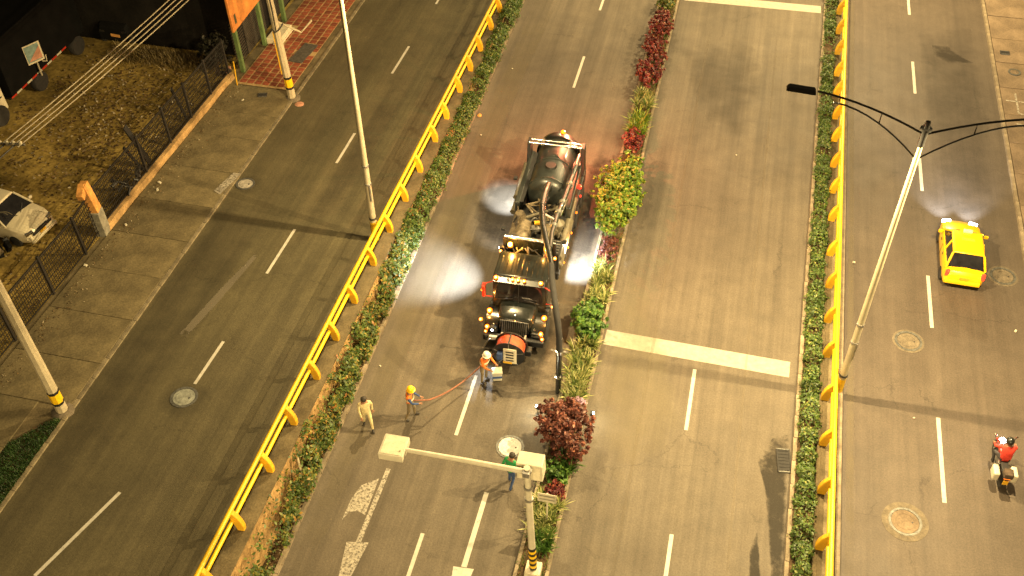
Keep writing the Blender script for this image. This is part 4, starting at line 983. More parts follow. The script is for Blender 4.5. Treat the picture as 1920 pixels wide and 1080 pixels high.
# ------------------------------------------------------------------ people
def person(label, loc, rz, J=None, clothes=('orange_cloth', 'khaki_cloth', 'skin', 'boot'), helmet=None, hair='hair', sleeves='skin', vest=False, h=1.0, sit=False):
    """faces -Y in local space; J overrides joints"""
    j = dict(pelvis=(0, .0, .95), spine=(0, .01, 1.12), chest=(0, .02, 1.32), neck=(0, .01, 1.47), skull=(0, -.01, 1.58), crown=(0, 0, 1.68),
             hipL=(.10, 0, .90), kneeL=(.12, -.03, .50), ankL=(.13, .02, .09), toeL=(.15, -.15, .04),
             hipR=(-.10, 0, .90), kneeR=(-.12, -.03, .50), ankR=(-.13, .02, .09), toeR=(-.15, -.15, .04),
             shL=(.19, .02, 1.40), elL=(.26, .05, 1.14), wrL=(.27, -.06, .90), haL=(.27, -.10, .82),
             shR=(-.19, .02, 1.40), elR=(-.26, .05, 1.14), wrR=(-.27, -.06, .90), haR=(-.27, -.10, .82))
    if J: j.update(J)
    rad = dict(pelvis=.145, spine=.135, chest=.155, neck=.058, skull=.098, crown=.075, hip=.095, knee=.062, ank=.045, toe=.040, sh=.068, el=.046, wr=.032, ha=.036)
    names = list(j); idx = {n: i for i, n in enumerate(names)}
    E = [('pelvis', 'spine'), ('spine', 'chest'), ('chest', 'neck'), ('neck', 'skull'), ('skull', 'crown')]
    for s in 'LR': E += [('pelvis', 'hip' + s), ('hip' + s, 'knee' + s), ('knee' + s, 'ank' + s), ('ank' + s, 'toe' + s), ('chest', 'sh' + s), ('sh' + s, 'el' + s), ('el' + s, 'wr' + s), ('wr' + s, 'ha' + s)]
    me = bpy.data.meshes.new('person'); me.from_pydata([Vector(j[n]) * h for n in names], [(idx[a], idx[c]) for a, c in E], []); me.update()
    o = bpy.data.objects.new('person_tmp', me); COL.objects.link(o)
    md = o.modifiers.new('skin', 'SKIN'); ss = o.modifiers.new('sub', 'SUBSURF'); ss.levels = 1; ss.render_levels = 1
    sv = me.skin_vertices[0].data
    for n in names:
        k = n if n in rad else n[:-1]; r = rad[k] * h
        sv[idx[n]].radius = (r * (1.18 if n in ('chest', 'pelvis', 'spine') else 1), r * (.85 if n in ('chest', 'pelvis', 'spine') else 1)); sv[idx[n]].use_root = (n == 'pelvis')
    dg = bpy.context.evaluated_depsgraph_get()
    m2 = bpy.data.meshes.new_from_object(o.evaluated_get(dg)); bpy.data.objects.remove(o)
    top, low, skin, boot = clothes
    for q in (top, low, skin, boot, sleeves): m2.materials.append(A[q])
    part = {}
    for a, c in E:
        if c in ('skull', 'crown'): q = 2
        elif c.startswith('ha'): q = 2
        elif c.startswith('wr') : q = 2 if sleeves == 'skin' else 4
        elif c.startswith('el'): q = 4 if sleeves != 'skin' else 0
        elif c.startswith('toe'): q = 3
        elif c.startswith('hip') or c.startswith('knee') or c.startswith('ank'): q = 1
        else: q = 0
        part[(a, c)] = q
    segs = [(np.array(j[a]) * h, np.array(j[c]) * h, part[(a, c)], rad[c if c in rad else c[:-1]]) for a, c in E]
    for pl in m2.polygons:
        p = np.array(pl.center); best = 9; bi = 0
        for a, c, q, r in segs:
            d = c - a; t = min(1, max(0, (p - a) @ d / (d @ d))); e = np.linalg.norm(p - a - d * t) - r * .6
            if e < best: best = e; bi = q
        pl.material_index = bi; pl.use_smooth = True
    # fingers and face appended to the same mesh
    import bmesh
    bmx = bmesh.new(); bmx.from_mesh(m2)
    def addmb(mb, mi):
        vs = [bmx.verts.new(v) for v in mb.v]
        for f in mb.f:
            fc = bmx.faces.new([vs[i] for i in f]); fc.material_index = mi; fc.smooth = True
    for s in 'LR':
        w_, a_ = Vector(j['wr' + s]) * h, Vector(j['ha' + s]) * h
        d = (a_ - w_).normalized(); side = d.cross(Vector((0, 0, 1)) if abs(d.z) < .8 else Vector((0, 1, 0))).normalized(); nn = d.cross(side)
        for k, ln in enumerate((.065, .08, .085, .07)):
            b0 = a_ + side * (k - 1.5) * .019 - d * .01
            addmb(MB().tube([b0, b0 + d * ln * .5 + nn * .004, b0 + d * ln * .85 + nn * .03], [.010, .009, .006], 5), 2)
        b0 = a_ - d * .03 + side * .03
        addmb(MB().tube([b0, b0 + side * .025 + d * .02, b0 + side * .03 + d * .055 + nn * .01], [.011, .010, .007], 5), 2)
    hd = Vector(j['skull']) * h
    addmb(MB().tube([hd + Vector((0, -.095, .02)), hd + Vector((0, -.118, -.015)), hd + Vector((0, -.098, -.022))], [.010, .016, .010], 5), 2)
    for s in (-1, 1):
        addmb(MB().sphere(hd + Vector((s * .10, .0, .0)), .024, 6, 4, (.5, 1, 1.4)), 2)
        addmb(MB().sphere(hd + Vector((s * .035, -.092, .025)), .010, 6, 4), 3)
    addmb(MB().box(hd + Vector((0, -.094, -.052)), (.045, .012, .012)), 0 if False else 2)
    bmx.to_mesh(m2); bmx.free()
    ob = bpy.data.objects.new('person', m2); COL.objects.link(ob); ob.location = loc; ob.rotation_euler = (0, 0, rz)
    tag(ob, label, 'person')
    hx = hd + Vector((0, .0, .04)); 
    if helmet:
        hm = MB().lathe([(.02, .165), (.07, .155), (.115, .11), (.135, .05), (.14, .0), (.13, .0)], hx, 'Z', 16).build('helmet', helmet, ob, True)
        MB().lathe([(.14, .0), (.165, -.008), (.165, .006), (.14, .014)], hx + Vector((0, -.012, 0)), 'Z', 16).build('helmet_brim', helmet, hm, True)
    elif hair:
        MB().lathe([(.02, .105), (.07, .09), (.108, .045), (.112, -.01), (.095, -.05)], hx + Vector((0, .016, .005)), 'Z', 14).build('hair', hair, ob, True)
    if vest:
        ch = Vector(j['chest']) * h; sp_ = Vector(j['spine']) * h
        for z in (.25, .62):
            p = sp_.lerp(ch, z)
            MB().lathe([(1, -.025), (1.02, 0), (1, .025)], (0, 0, 0), 'Z', 16, False).build('reflective_band', 'reflect', ob, True, loc=p).scale = (.205, .158, 1)
    return ob
w1 = person('worker in orange vest and white helmet standing at the hose reel', (-6.95, 23.75, 0), R(65),
       dict(spine=(0, -.03, 1.12), chest=(0, -.08, 1.31), neck=(0, -.12, 1.45), skull=(0, -.16, 1.55), crown=(0, -.15, 1.65), shL=(.19, -.08, 1.39), shR=(-.19, -.08, 1.39),
            elL=(.24, -.22, 1.17), wrL=(.16, -.44, 1.16), haL=(.14, -.52, 1.17), elR=(-.24, -.22, 1.17), wrR=(-.16, -.42, 1.08), haR=(-.14, -.50, 1.07)),
       ('orange_cloth', 'khaki_cloth', 'skin', 'boot'), 'helmet_w', vest=True, sleeves='orange_cloth')
w2 = person('worker in orange vest and yellow helmet pulling the red hose', (-9.12, 21.5, 0), R(105),
       dict(spine=(0, -.01, 1.12), chest=(0, -.05, 1.32), neck=(0, -.07, 1.46), skull=(0, -.10, 1.57), crown=(0, -.09, 1.67), kneeL=(.12, -.14, .50), ankL=(.14, -.12, .09), toeL=(.16, -.30, .04), kneeR=(-.12, .05, .5), ankR=(-.14, .20, .09), toeR=(-.16, .04, .04),
            elL=(.25, -.16, 1.14), wrL=(.16, -.38, 1.02), haL=(.14, -.46, 1.0), elR=(-.25, -.12, 1.12), wrR=(-.14, -.34, .98), haR=(-.10, -.42, .97)),
       ('orange_cloth', 'khaki_cloth', 'skin', 'boot'), 'helmet_y', vest=True, sleeves='blue_cloth')
w3 = person('bareheaded person in cream shirt and trousers walking near left kerb', (-10.5, 20.75, 0), R(30),
       dict(kneeL=(.11, -.18, .52), ankL=(.12, -.18, .09), toeL=(.13, -.36, .04), kneeR=(-.11, .02, .5), ankR=(-.12, .24, .12), toeR=(-.13, .10, .04), elL=(.25, .10, 1.14), wrL=(.24, .06, .90), haL=(.24, .03, .82), elR=(-.24, -.06, 1.13), wrR=(-.20, -.24, .96), haR=(-.19, -.31, .92)),
       ('cream_cloth', 'cream_cloth', 'skin', 'boot'), sleeves='cream_cloth')
w4 = person('person in green shirt and dark jeans beside the cream post', (-4.95, 19.45, 0), R(160),
       dict(spine=(0, -.03, 1.12), chest=(0, -.09, 1.31), neck=(0, -.12, 1.45), skull=(0, -.16, 1.55), crown=(0, -.15, 1.65), shL=(.19, -.08, 1.39), shR=(-.19, -.08, 1.39), kneeL=(.11, -.16, .52), ankL=(.12, -.12, .09), toeL=(.13, -.30, .04), ankR=(-.12, .22, .09), toeR=(-.13, .06, .04)),
       ('green_cloth', 'blue_cloth', 'skin', 'boot'), sleeves='green_cloth')
rd = person('motorcycle rider in red jacket and dark helmet', (11.27, 23.62, 0), R(180) + .03,
       dict(pelvis=(0, .10, .88), spine=(0, .04, 1.05), chest=(0, -.06, 1.25), neck=(0, -.12, 1.38), skull=(0, -.18, 1.48), crown=(0, -.17, 1.58),
            hipL=(.11, .06, .84), kneeL=(.24, -.34, .74), ankL=(.22, -.14, .36), toeL=(.22, -.32, .30), hipR=(-.11, .06, .84), kneeR=(-.24, -.34, .74), ankR=(-.22, -.14, .36), toeR=(-.22, -.32, .30),
            shL=(.20, -.06, 1.32), elL=(.34, -.24, 1.12), wrL=(.34, -.42, 1.08), haL=(.33, -.47, 1.06), shR=(-.20, -.06, 1.32), elR=(-.34, -.24, 1.12), wrR=(-.34, -.42, 1.08), haR=(-.33, -.47, 1.06)),
       ('red_cloth', 'dark_cloth', 'skin', 'boot'), None, None, 'red_cloth')
MB().sphere((0, -.18, 1.53), .145, 14, 8, (.95, 1.1, 1.05)).build('helmet', 'black_gloss', rd, True)
# water hose from the reel to the worker with the yellow helmet
hp = [(-6.62, 24.45, 1.05), (-6.95, 24.1, .75), (-7.5, 23.35, .48), (-8.0, 22.6, .50), (-8.45, 21.95, .72), (-8.72, 21.65, .95), (-9.0, 21.55, .98)]
def smooth(pts, n=6):
    P = [Vector(p) for p in pts]; out = []
    for i in range(len(P) - 1):
        p0, p1, p2, p3 = P[max(0, i - 1)], P[i], P[i + 1], P[min(len(P) - 1, i + 2)]
        for k in range(n):
            t = k / n; out.append(.5 * ((2 * p1) + (p2 - p0) * t + (2 * p0 - 5 * p1 + 4 * p2 - p3) * t * t + (3 * p1 - p0 - 3 * p2 + p3) * t ** 3))
    return out + [P[-1]]
tag(MB().tube(smooth(hp), .03, 8).build('water_hose', 'hose_red', None, True), 'red water hose running from truck reel to worker in yellow helmet', 'hose')
bk = thing('water_cooler', 'white plastic cooler beside worker in white helmet', 'cooler', (-6.50, 23.95, 0), .3)
bk.scale = (.8, .8, .8)
MB().box((0, 0, .30), (.42, .34, .52), taper=(1.06, 1.06)).build('body', 'white', bk, bevel=.03)
MB().box((0, 0, .60), (.48, .40, .08)).build('lid', 'white', bk, bevel=.02)
MB().box((0, -.19, .32), (.44, .03, .12)).build('blue_stripe', 'blue_cloth', bk)
# two small lamps at the foot of the purple shrub
for nm, lx, ly, dx in (('small lit lamp at left side of the purple shrub', -4.66, 22.62, -1), ('small lit lamp at right side of the purple shrub', -2.72, 22.75, 1)):
    fl = thing('kerb_lamp', nm, 'lamp', (lx, ly, 0), 0, 'lamps beside the purple shrub')
    MB().box((0, 0, .02), (.16, .16, .04)).build('base', 'black', fl, bevel=.008)
    MB().tube([(0, 0, .03), (0, 0, .40)], .02, 6).build('stem', 'black', fl)
    MB().box((0, 0, .47), (.12, .18, .14)).build('housing', 'black', fl, bevel=.015)
    MB().sphere((dx * .05, .0, .50), .05, 10, 6).build('lens', 'whitelamp', fl)
    light('flood_light', 'POINT', (dx * .20, .05, .62), 55 if dx < 0 else 26, (1.0, .90, .60), fl, None, radius=.02)
# ------------------------------------------------------------------ shop building and dirt lot at upper left
BZ = 0.2
B = thing('shop_building', 'dark rendered shop building with slatted shutters at upper left', 'building', (0, 0, 0))
MB().box((-37.6, 52.6, 4.6), (26.8, 22.0, 9.2)).build('wall', 'darkwall', B)
for y0, y1 in ((41.9, 44.3), (45.0, 47.4), (48.1, 50.5)):
    fr = MB().box((-24.16, (y0 + y1) / 2, 1.95), (.10, y1 - y0 + .12, 2.9)).build('shutter_frame', 'black', B)
    for k in range(22):
        MB().box((-24.08, (y0 + y1) / 2, .60 + k * .125), (.05, y1 - y0, .10), rot=(0, .25, 0)).build('shutter_slat', 'shutter', fr)
for i in range(10):
    MB().box((-24.12, 41.65 - .0, 0), (.01, .01, .01)) if False else None
for y in (40.2, 42.95, 45.6, 48.3): MB().box((-23.62, y, zL(y) + 2.6), (.20, .20, 5.4)).build('canopy_post', 'green_post', B, bevel=.01)
for k in range(16): MB().box((-23.98, 41.0, .75 + k * .16), (.04, 1.2, .09), rot=(0, .2, 0)).build('louvre', 'shutter', B)
MB().box((-23.2, 43.9, zL(43.9) + .16), (.75, 1.7, .36), rot=(TILT, 0, 0)).build('step', 'cream', B, bevel=.02)
MB().box((-22.95, 43.9, zL(43.9) + .06), (.45, 1.9, .14), rot=(TILT, 0, 0)).build('step', 'cream', B, bevel=.02)
OB = thing('shop_sign', 'large orange sign board with dark emblem on the shop front', 'sign', (-23.42, 43.9, 5.2))
MB().box((0, 0, 0), (.12, 8.4, 4.0)).build('board', 'orange_board', OB, bevel=.02)
em = MB(); em.prism([(-2.9, .2), (-1.0, .2), (-1.0, .75), (-1.7, .75), (-2.2, -.75), (-2.7, -.75), (-2.35, .75), (-2.9, .75)], .065, .075, 'X'); em.build('emblem', 'emblem', OB)
MB().prism([(-.4, -.7), (.2, -.7), (.8, 1.1), (.2, 1.1)], .065, .075, 'X').build('emblem', 'emblem', OB)
MB().box((.07, -3.8, -1.45), (.012, .16, .5)).build('printed_mark', 'emblem', OB)
# pale stick and litter pole beside the posts
tag(MB().tube([(0, 0, 0), (.06, .05, 1.4)], .03, 6).build('thin_stake', 'yellow_post', None, True, loc=(-23.35, 38.85, zL(38.85))), 'thin yellow stake beside green canopy post', 'stake')
tag(MB().box((0, 0, .16), (.28, .5, .3), taper=(.7, .8)).build('rubble_block', 'salmon', None, bevel=.04, loc=(-24.3, 39.9, zL(39.9)), rot=(0, .2, .4)), 'broken pinkish block at fence end near green post', 'rubble')

# black lattice fence on a low wall
LW = thing('low_wall', 'low crumbling tan wall carrying the black lattice fence', 'wall')
b = MB(); b.loft([[(-23.78 + .03 * math.sin(y * 2.1), y, zL(y) - .1), (-23.82 + .03 * math.sin(y * 3.1), y, zL(y) + .34 + .03 * math.sin(y * 2.7)), (-24.08, y, zL(y) + .36), (-24.12, y, zL(y) - .1)] for y in np.arange(26.9, 39.9, .45)]); b.build('wall_face', 'wall_tan', LW)
F = thing('lattice_fence', 'black metal lattice fence between pavement and dirt lot', 'fence')
YF = [18.0, 20.6, 23.2, 25.6, 27.3, 30.9, 33.2, 35.3, 37.4, 39.4]
def fz(y): return zL(y) + (.34 if y > 26.9 else .05)
for y in YF: MB().box((-24.0, y, fz(y) + .95), (.10, .10, 2.0)).build('post', 'fence', F, bevel=.01)
for a, c in zip(YF[:-1], YF[1:]):
    if (a, c) == (25.6, 27.3) : pass
    b = MB(); n = int((c - a) / .115)
    for k in range(n + 1):
        y = a + (c - a) * k / n; z0 = fz(y)
        b.box((-24.0, y, z0 + .92), (.016, .018, 1.78))
    for k in range(9):
        z = .08 + k * .21; ym = (a + c) / 2
        b.box((-24.0, ym, (fz(a + .01) + fz(c - .01)) / 2 + z), (.024, (c - a), .02), rot=(math.atan2(fz(c - .01) - fz(a + .01), c - a), 0, 0))
    b.build('lattice_panel', 'fence', F)
    for z in (.06, 1.84):
        MB().box((-24.0, (a + c) / 2, (fz(a + .01) + fz(c - .01)) / 2 + z), (.045, c - a, .045), rot=(math.atan2(fz(c - .01) - fz(a + .01), c - a), 0, 0)).build('rail', 'fence', F)
for (y, h, lean, w) in ((35.2, 1.9, .25, .16), (31.6, 2.4, .35, .3), (31.0, 1.7, .45, .14)):
    tag(MB().box((0, 0, h / 2), (.07, w, h)).build('dark_board', 'black', None, bevel=.01, loc=(-24.2, y, zL(y) + .3), rot=(lean * .6, -lean * .4, .1)),
        {35.2: 'dark board leaning on lattice fence nearest the shop', 31.6: 'wide dark board leaning on lattice fence above rubble', 31.0: 'short dark board leaning on lattice fence beside wide board'}[y], 'board')
JR = thing('scrap_bundle', 'black tangled scrap lying along middle of lattice fence', 'scrap', (-24.3, 30.6, zL(30.6) + .35))
for k in range(10):
    a = Vector((random.uniform(-.7, .3), random.uniform(-.9, .5), random.uniform(0, .25)))
    c = a + Vector((random.uniform(-.6, .6), random.uniform(-.7, .7), random.uniform(-.05, .5)))
    MB().tube([a, (a + c) / 2 + Vector((0, 0, .2)), c], random.uniform(.03, .08), 6).build('scrap_piece', 'black', JR, True)
GP = thing('gate_pillar', 'grey gate pillar with faded orange top at the lattice fence', 'pillar', (-23.98, 27.0, zL(27)), .15)
MB().box((0, 0, .62), (.42, .52, 1.3), taper=(.95, .95)).build('lower_block', 'grey_block', GP, bevel=.02)
MB().box((-.04, .0, 1.95), (.34, .44, 1.40), rot=(.03, -.08, .05), taper=(.9, 1.0)).build('upper_block', 'orange_faded', GP, bevel=.02)
MB().box((-.10, -.28, 2.45), (.26, .6, .32), rot=(.4, 0, .1)).build('bracket', 'orange_faded', GP, bevel=.02)

# lorry trailer and dark van at the back of the lot
TR = thing('box_trailer', 'large dark box trailer with red and white reflective strip', 'trailer', (-33.75, 36.6, zL(36.6)), -.04)
MB().box((0, .9, 2.35), (2.5, 6.2, 2.9)).build('cargo_box', 'trailer', TR, bevel=.03)
MB().box((0, .9, .80), (1.9, 6.0, .22)).build('chassis', 'black', TR)
for k in range(11): MB().box((1.262, -2.1 + k * .42, .98), (.02, .38, .09)).build('reflective_strip', 'red' if k % 2 == 0 else 'white', TR)
for y in (-.1, 3.2): wheel(TR, (1.12, y, .50), .50, .32, 'X', 'cream')
LC = thing('lorry_cab', 'white lorry cab at left edge in front of dark trailer', 'lorry', (-33.75, 32.9, zL(32.9)), -.02)
MB().prism([(-1.3, .5), (-1.25, 1.5), (-.85, 2.6), (1.0, 2.65), (1.05, .5)], -1.1, 1.1, 'X').build('cab', 'carwhite', LC, True, .05)
MB().box((1.105, .1, 2.0), (.02, .95, .62)).build('door_glass', 'glass', LC)
MB().box((1.11, .75, 1.25), (.04, .18, .05)).build('door_handle', 'black', LC)
MB().add([(-.95, -1.265, 1.55), (.95, -1.265, 1.55), (.9, -.90, 2.5), (-.9, -.90, 2.5)], [(0, 1, 2, 3)]).build('windshield', 'glass', LC)
for s in (-1, 1): wheel(LC, (s * 1.06, .35, .50), .50, .3, 'X', 'cream')
MB().box((0, 1.2, .75), (1.0, .9, .25)).build('chassis', 'black', LC)
RS = thing('picture_sign', 'pale framed sign on short post fixed to the dark trailer', 'sign', (-32.30, 36.4, 1.72), R(60))
MB().tube([(0, 0, 0), (0, 0, .75)], .04, 6).build('post', 'pole', RS, True)
MB().box((0, .25, .2), (.06, .5, .06)).build('bracket', 'black', RS)
MB().box((0, 0, 1.25), (.85, .04, 1.0)).build('frame', 'cream', RS, bevel=.01)
MB().box((-.03, -.03, 1.27), (.72, .02, .85)).build('picture_ground', 'teal', RS)
MB().prism([(-.35, .90), (.34, .90), (.34, 1.55)], -.05, -.042, 'Y').build('picture_shape', 'salmon', RS)
MB().tube([(.25, -.05, .72), (.45, -.06, .62), (.5, -.05, .95)], .025, 6).build('hook', 'cream', RS)
V = thing('dark_van', 'dark van with pale number plate against the back wall', 'van', (-32.0, 42.4 - 2.7, zL(40)), .05)
def vs(y, w, z1): return [(-w, y, .3), (w, y, .3), (w, y, z1 - .2), (w * .85, y, z1), (-w * .85, y, z1), (-w, y, z1 - .2)]
V.location = (-31.3, 42.2, zL(42)); V.scale = (1, .5, 1)
MB().loft([vs(-1.9, .8, 1.0), vs(-1.6, .85, 1.15), vs(-.9, .87, 1.2), vs(-.4, .85, 1.85), vs(1.9, .85, 1.9)]).build('body', 'trailer', V, True, .03)
MB().add([(-.7, -.92, 1.24), (.7, -.92, 1.24), (.66, -.42, 1.80), (-.66, -.42, 1.80)], [(0, 1, 2, 3)]).build('windshield', 'glass', V)
MB().box((.1, -1.93, .60), (.5, .03, .16), rot=(0, .1, 0)).build('number_plate', 'orange_faded', V)
for s in (-1, 1):
    MB().box((s * .6, -1.88, .82), (.28, .06, .12)).build('headlight', 'glass', V)
    for y in (-1.3, 1.2): wheel(V, (s * .8, y, .3), .3, .2)
# scrap by the parked car
SC = thing('engine_scrap', 'heap of dark engine scrap and hoses beside parked white car', 'scrap', (-28.0, 25.05, zL(25)))
for k in range(12):
    MB().box((random.uniform(-1.0, .9), random.uniform(-.45, .45), random.uniform(.12, .55)), (random.uniform(.2, .5), random.uniform(.15, .4), random.uniform(.15, .5)), rot=(random.uniform(-.6, .6), random.uniform(-.6, .6), random.uniform(0, 3))).build('scrap_piece', random.choice(['black', 'black', 'grime', 'trailer', 'steel']), SC, bevel=.03)
for k in range(4):
    c = Vector((random.uniform(-.6, .7), random.uniform(.2, .9), .9)); r_ = random.uniform(.3, .55); t0 = random.uniform(0, 6)
    MB().tube([c + Vector((r_ * math.cos(t0 + t), r_ * .5 * math.sin(t0 + t), r_ * .9 * math.sin(t0 + t) * .8 + .2 * t / 3)) for t in np.linspace(0, 3.4, 10)], .022, 6).build('loose_hose', 'pipe_tan', SC, True)
MB().box((-.1, .1, .62), (.7, .25, .1), rot=(.2, .4, .3)).build('bent_panel', 'carwhite', SC, bevel=.02)
WB = thing('broken_casing', 'dirty white broken appliance casing at left edge', 'scrap', (-27.15, 23.6, zL(23.6)), .5)
MB().box((0, 0, .35), (.7, .55, .7), rot=(.1, .25, 0), taper=(.8, .9)).build('casing', 'cream', WB, bevel=.05)
MB().lathe([(.16, -.02), (.17, .03), (.08, .04)], (.1, -.32, .35), 'Y', 12).build('opening', 'black', WB)
# ------------------------------------------------------------------ vegetation
def cat_arrays(parts):
    V = []; F = []; o = 0
    for v, f in parts: V.append(v); F.append(f + o); o += len(v)
    return np.concatenate(V), np.concatenate(F)
def lump(y, seeds, amp=1.0): return amp * sum(np.sin(y * k + p) for k, p in seeds) / len(seeds)
# hedge at the foot of the left wall, far part: dense
n = 26000
y = rng.uniform(30.0, 58, n); u = rng.uniform(0, 1, n)
zl = np.vectorize(zL)(y)
hh = np.maximum(.42, zl * .85) + .16 + lump(y, [(2.1, 0), (4.7, 1), (9.3, 2)], .24)
ww = .42 + lump(y, [(1.7, .3), (5.9, 2), (11.3, 1)], .17)
th = u * np.pi; rr = rng.uniform(.72, 1.06, n)
x = -11.86 + np.cos(th) * ww * rr; z = .12 + np.sin(th) ** .8 * hh * rr
out = np.stack([np.cos(th), np.zeros(n), np.sin(th)], 1)
kp = rng.uniform(0, 1, n) < np.clip(.85 + .7 * lump(y, [(1.3, .5), (3.1, 2), (7.7, 1)], 1) + .3 * lump(th + y, [(2.0, 1), (5.0, 0)], 1), .12, 1); x, y, z, out = x[kp], y[kp], z[kp], out[kp]
v, f = leaf_arrays(np.stack([x, y, z], 1), .115, .3, out)
stuff(tag(quads_obj('hedge', v, f, 'leaf_hedge'), 'dense green hedge under upper part of left yellow railing', 'hedge'))
# near part: ivy and creepers hanging on the taller wall, with bare patches
n = 36000
y = rng.uniform(9.0, 31.0, n); t = rng.uniform(0, 1, n) ** .9
zl = np.vectorize(zL)(y)
dens = .5 + .5 * lump(y, [(1.1, .4), (2.3, 1.9), (.6, 2.6)], 1.6) + .35 * np.sin(y * 5.3 + t * 7) * .8 + (y - 20) * .03 - np.where(t > .55 + .25 * np.clip((y - 17) / 10, 0, 1) + .12 * np.sin(y * 2.3), np.clip((25 - y) * .16, .45, .9), -.15)
keep = rng.uniform(0, 1, n) < np.clip(dens, .04, 1); y, t, zl = y[keep], t[keep], zl[keep]; n = len(y)
bul = .10 + .10 * lump(y, [(2.9, .2), (6.1, 1.1)], 1)
x = -11.72 - .36 * t + np.abs(rng.normal(0, 1, n)) * bul * 1.3 + .10 * np.sin(t * 3.1) - .03; x = np.minimum(x, -11.45); z = .10 + t * zl * (.94 + .10 * lump(y, [(3.7, 0), (8.1, 2)], 1)) + rng.normal(0, .07, n)
out = np.stack([np.full(n, .9), np.zeros(n), np.full(n, .4)], 1)
v, f = leaf_arrays(np.stack([x, y, np.maximum(z, .1)], 1), .14, .2, out)
stuff(tag(quads_obj('ivy', v, f, 'leaf_ivy'), 'patchy green and rusty ivy climbing lower part of left wall', 'ivy'))
n = 5000; y = rng.uniform(9, 34, n); x = rng.uniform(-11.98, -11.45, n)
v, f = leaf_arrays(np.stack([x, y, .11 + .06 * rng.uniform(0, 1, n) * (x < -11.6)], 1), .075, 2.0); stuff(tag(quads_obj('leaf_litter', v, f, 'litter'), 'dry fallen leaves along foot of left wall', 'leaf litter'))
# right hedge
n = 30000
y = rng.uniform(12.0, 58, n); th = rng.uniform(0, np.pi, n); rr = rng.uniform(.7, 1.06, n) + np.abs(rng.normal(0, .10, n))
hh = .40 + lump(y, [(1.9, 0), (4.1, 1), (8.3, 2)], .22); ww = .30 + lump(y, [(1.3, .7), (3.9, 2), (9.7, 1)], .13)
xc = 4.83 + .0125 * (y - 18)
gap = (y > 48.6) & (y < 50.2); k = (~gap | (rng.uniform(0, 1, n) < .25)) & (rng.uniform(0, 1, n) < np.clip(.8 + .75 * lump(y, [(1.5, .5), (2.9, 2), (6.7, 1)], 1), .15, 1))
pos = np.stack([xc + np.cos(th) * ww * rr, y, .10 + np.sin(th) ** .8 * hh * rr], 1)[k]
out = np.stack([np.cos(th), np.zeros(n), np.sin(th)], 1)[k]
v, f = leaf_arrays(pos, .115, .3, out)
stuff(tag(quads_obj('hedge', v, f, 'leaf_hedge'), 'narrow clipped green hedge along right yellow railing', 'hedge'))

def shrub(name, label, x, y, rx, ry, h, m, n, size, stems=6, group=None, lobes=9, aspect=.55, z0=.11):
    root = thing(name, label, 'shrub', (x, y, z0), 0, group)
    C = []; 
    for k in range(lobes):
        a = 2 * np.pi * k / lobes + rng.uniform(-.4, .4); q = rng.uniform(.30, .74)
        C.append((math.cos(a) * rx * q, math.sin(a) * ry * q, h * rng.uniform(.35, .75), rng.uniform(.34, .50)))
    C.append((0, 0, h * .62, .55)); C.append((rx * .1, ry * .3, h * .7, .42)); C.append((-rx * .1, -ry * .3, h * .68, .42))
    pos = []; out = []
    per = n // len(C)
    for (cx, cy, cz, s) in C:
        kc = max(6, per // 16)
        dc = rng.normal(size=(kc, 3)); dc /= np.linalg.norm(dc, axis=1)[:, None]
        qc = rng.uniform(.60, 1.10, kc)[:, None]
        pc_ = np.array([cx, cy, cz]) + dc * qc * np.array([rx * s, ry * s, h * .34])
        ii = rng.integers(0, kc, per)
        d = dc[ii] + rng.normal(0, .5, (per, 3)); d /= np.linalg.norm(d, axis=1)[:, None]
        p = pc_[ii] + d * rng.uniform(.1, 1.0, per)[:, None] * size * .9
        pos.append(p); out.append(d)
    pos = np.concatenate(pos); out = np.concatenate(out); k = pos[:, 2] > .03; pos, out = pos[k], out[k]
    v, f = leaf_arrays(pos, size, .3, out, aspect)
    quads_obj('foliage', v, f, m, root)
    b = MB()
    for q in range(stems):
        c = C[q % len(C)]; b.tube([(random.uniform(-.08, .08), random.uniform(-.1, .1), -.05), (c[0] * .4, c[1] * .4, c[2] * .5), (c[0] * .9, c[1] * .9, c[2])], [.03, .022, .01], 5)
    b.build('stems', 'bark', root)
    return root
def spiky(label, x, y, n, length, m='leaf_var', rx=.28, ry=.5, group=None, cat='plant', width=.045):
    root = thing('strap_leaf_plant', label, cat, (x, y, .11), 0, group)
    n = int(n * 1.7); rx *= 1.25; ry *= 1.15; k = max(3, int(n / 34)); base = []
    for _ in range(k):
        c = np.array([rng.uniform(-rx, rx), rng.uniform(-ry, ry), 0]); base.append(c + rng.normal(0, .03, (34, 3)) * np.array([1, 1, 0]))
    v, f = blades_arrays(np.concatenate(base), 4, length, width)
    quads_obj('leaves', v, f, m, root); MB().lathe([(.10, -.03), (.08, .05), (.02, .10)], n=7).build('crown_base', 'bark', root)
    return root
shrub('purple_shrub', 'large round purple-red shrub in the median below the suction pipe', -3.52, 21.55, 1.02, 1.15, 1.75, 'leaf_purple', 9000, .135, 9)
shrub('lime_shrub', 'large yellow-green shrub in the median beside the truck tank', -3.58, 34.7, .98, 2.75, 1.30, 'leaf_lime', 15000, .15, 9, lobes=22)
shrub('green_shrub', 'bright green round shrub between two pale strap-leaf clumps', -3.60, 27.1, .72, .85, 1.0, 'leaf_green', 4200, .15)
shrub('red_shrub', 'dark red small shrub just below the yellow-green shrub', -3.55, 31.5, .42, .75, .65, 'leaf_purple', 1800, .11)
shrub('red_shrub', 'dark red shrub just above the yellow-green shrub', -3.55, 38.7, .50, .75, .80, 'leaf_red', 2000, .12)
shrub('red_shrub', 'crimson shrub, lowest of the upper red row in the median', -3.62, 44.5, .72, 1.3, 1.0, 'leaf_red', 2600, .13)
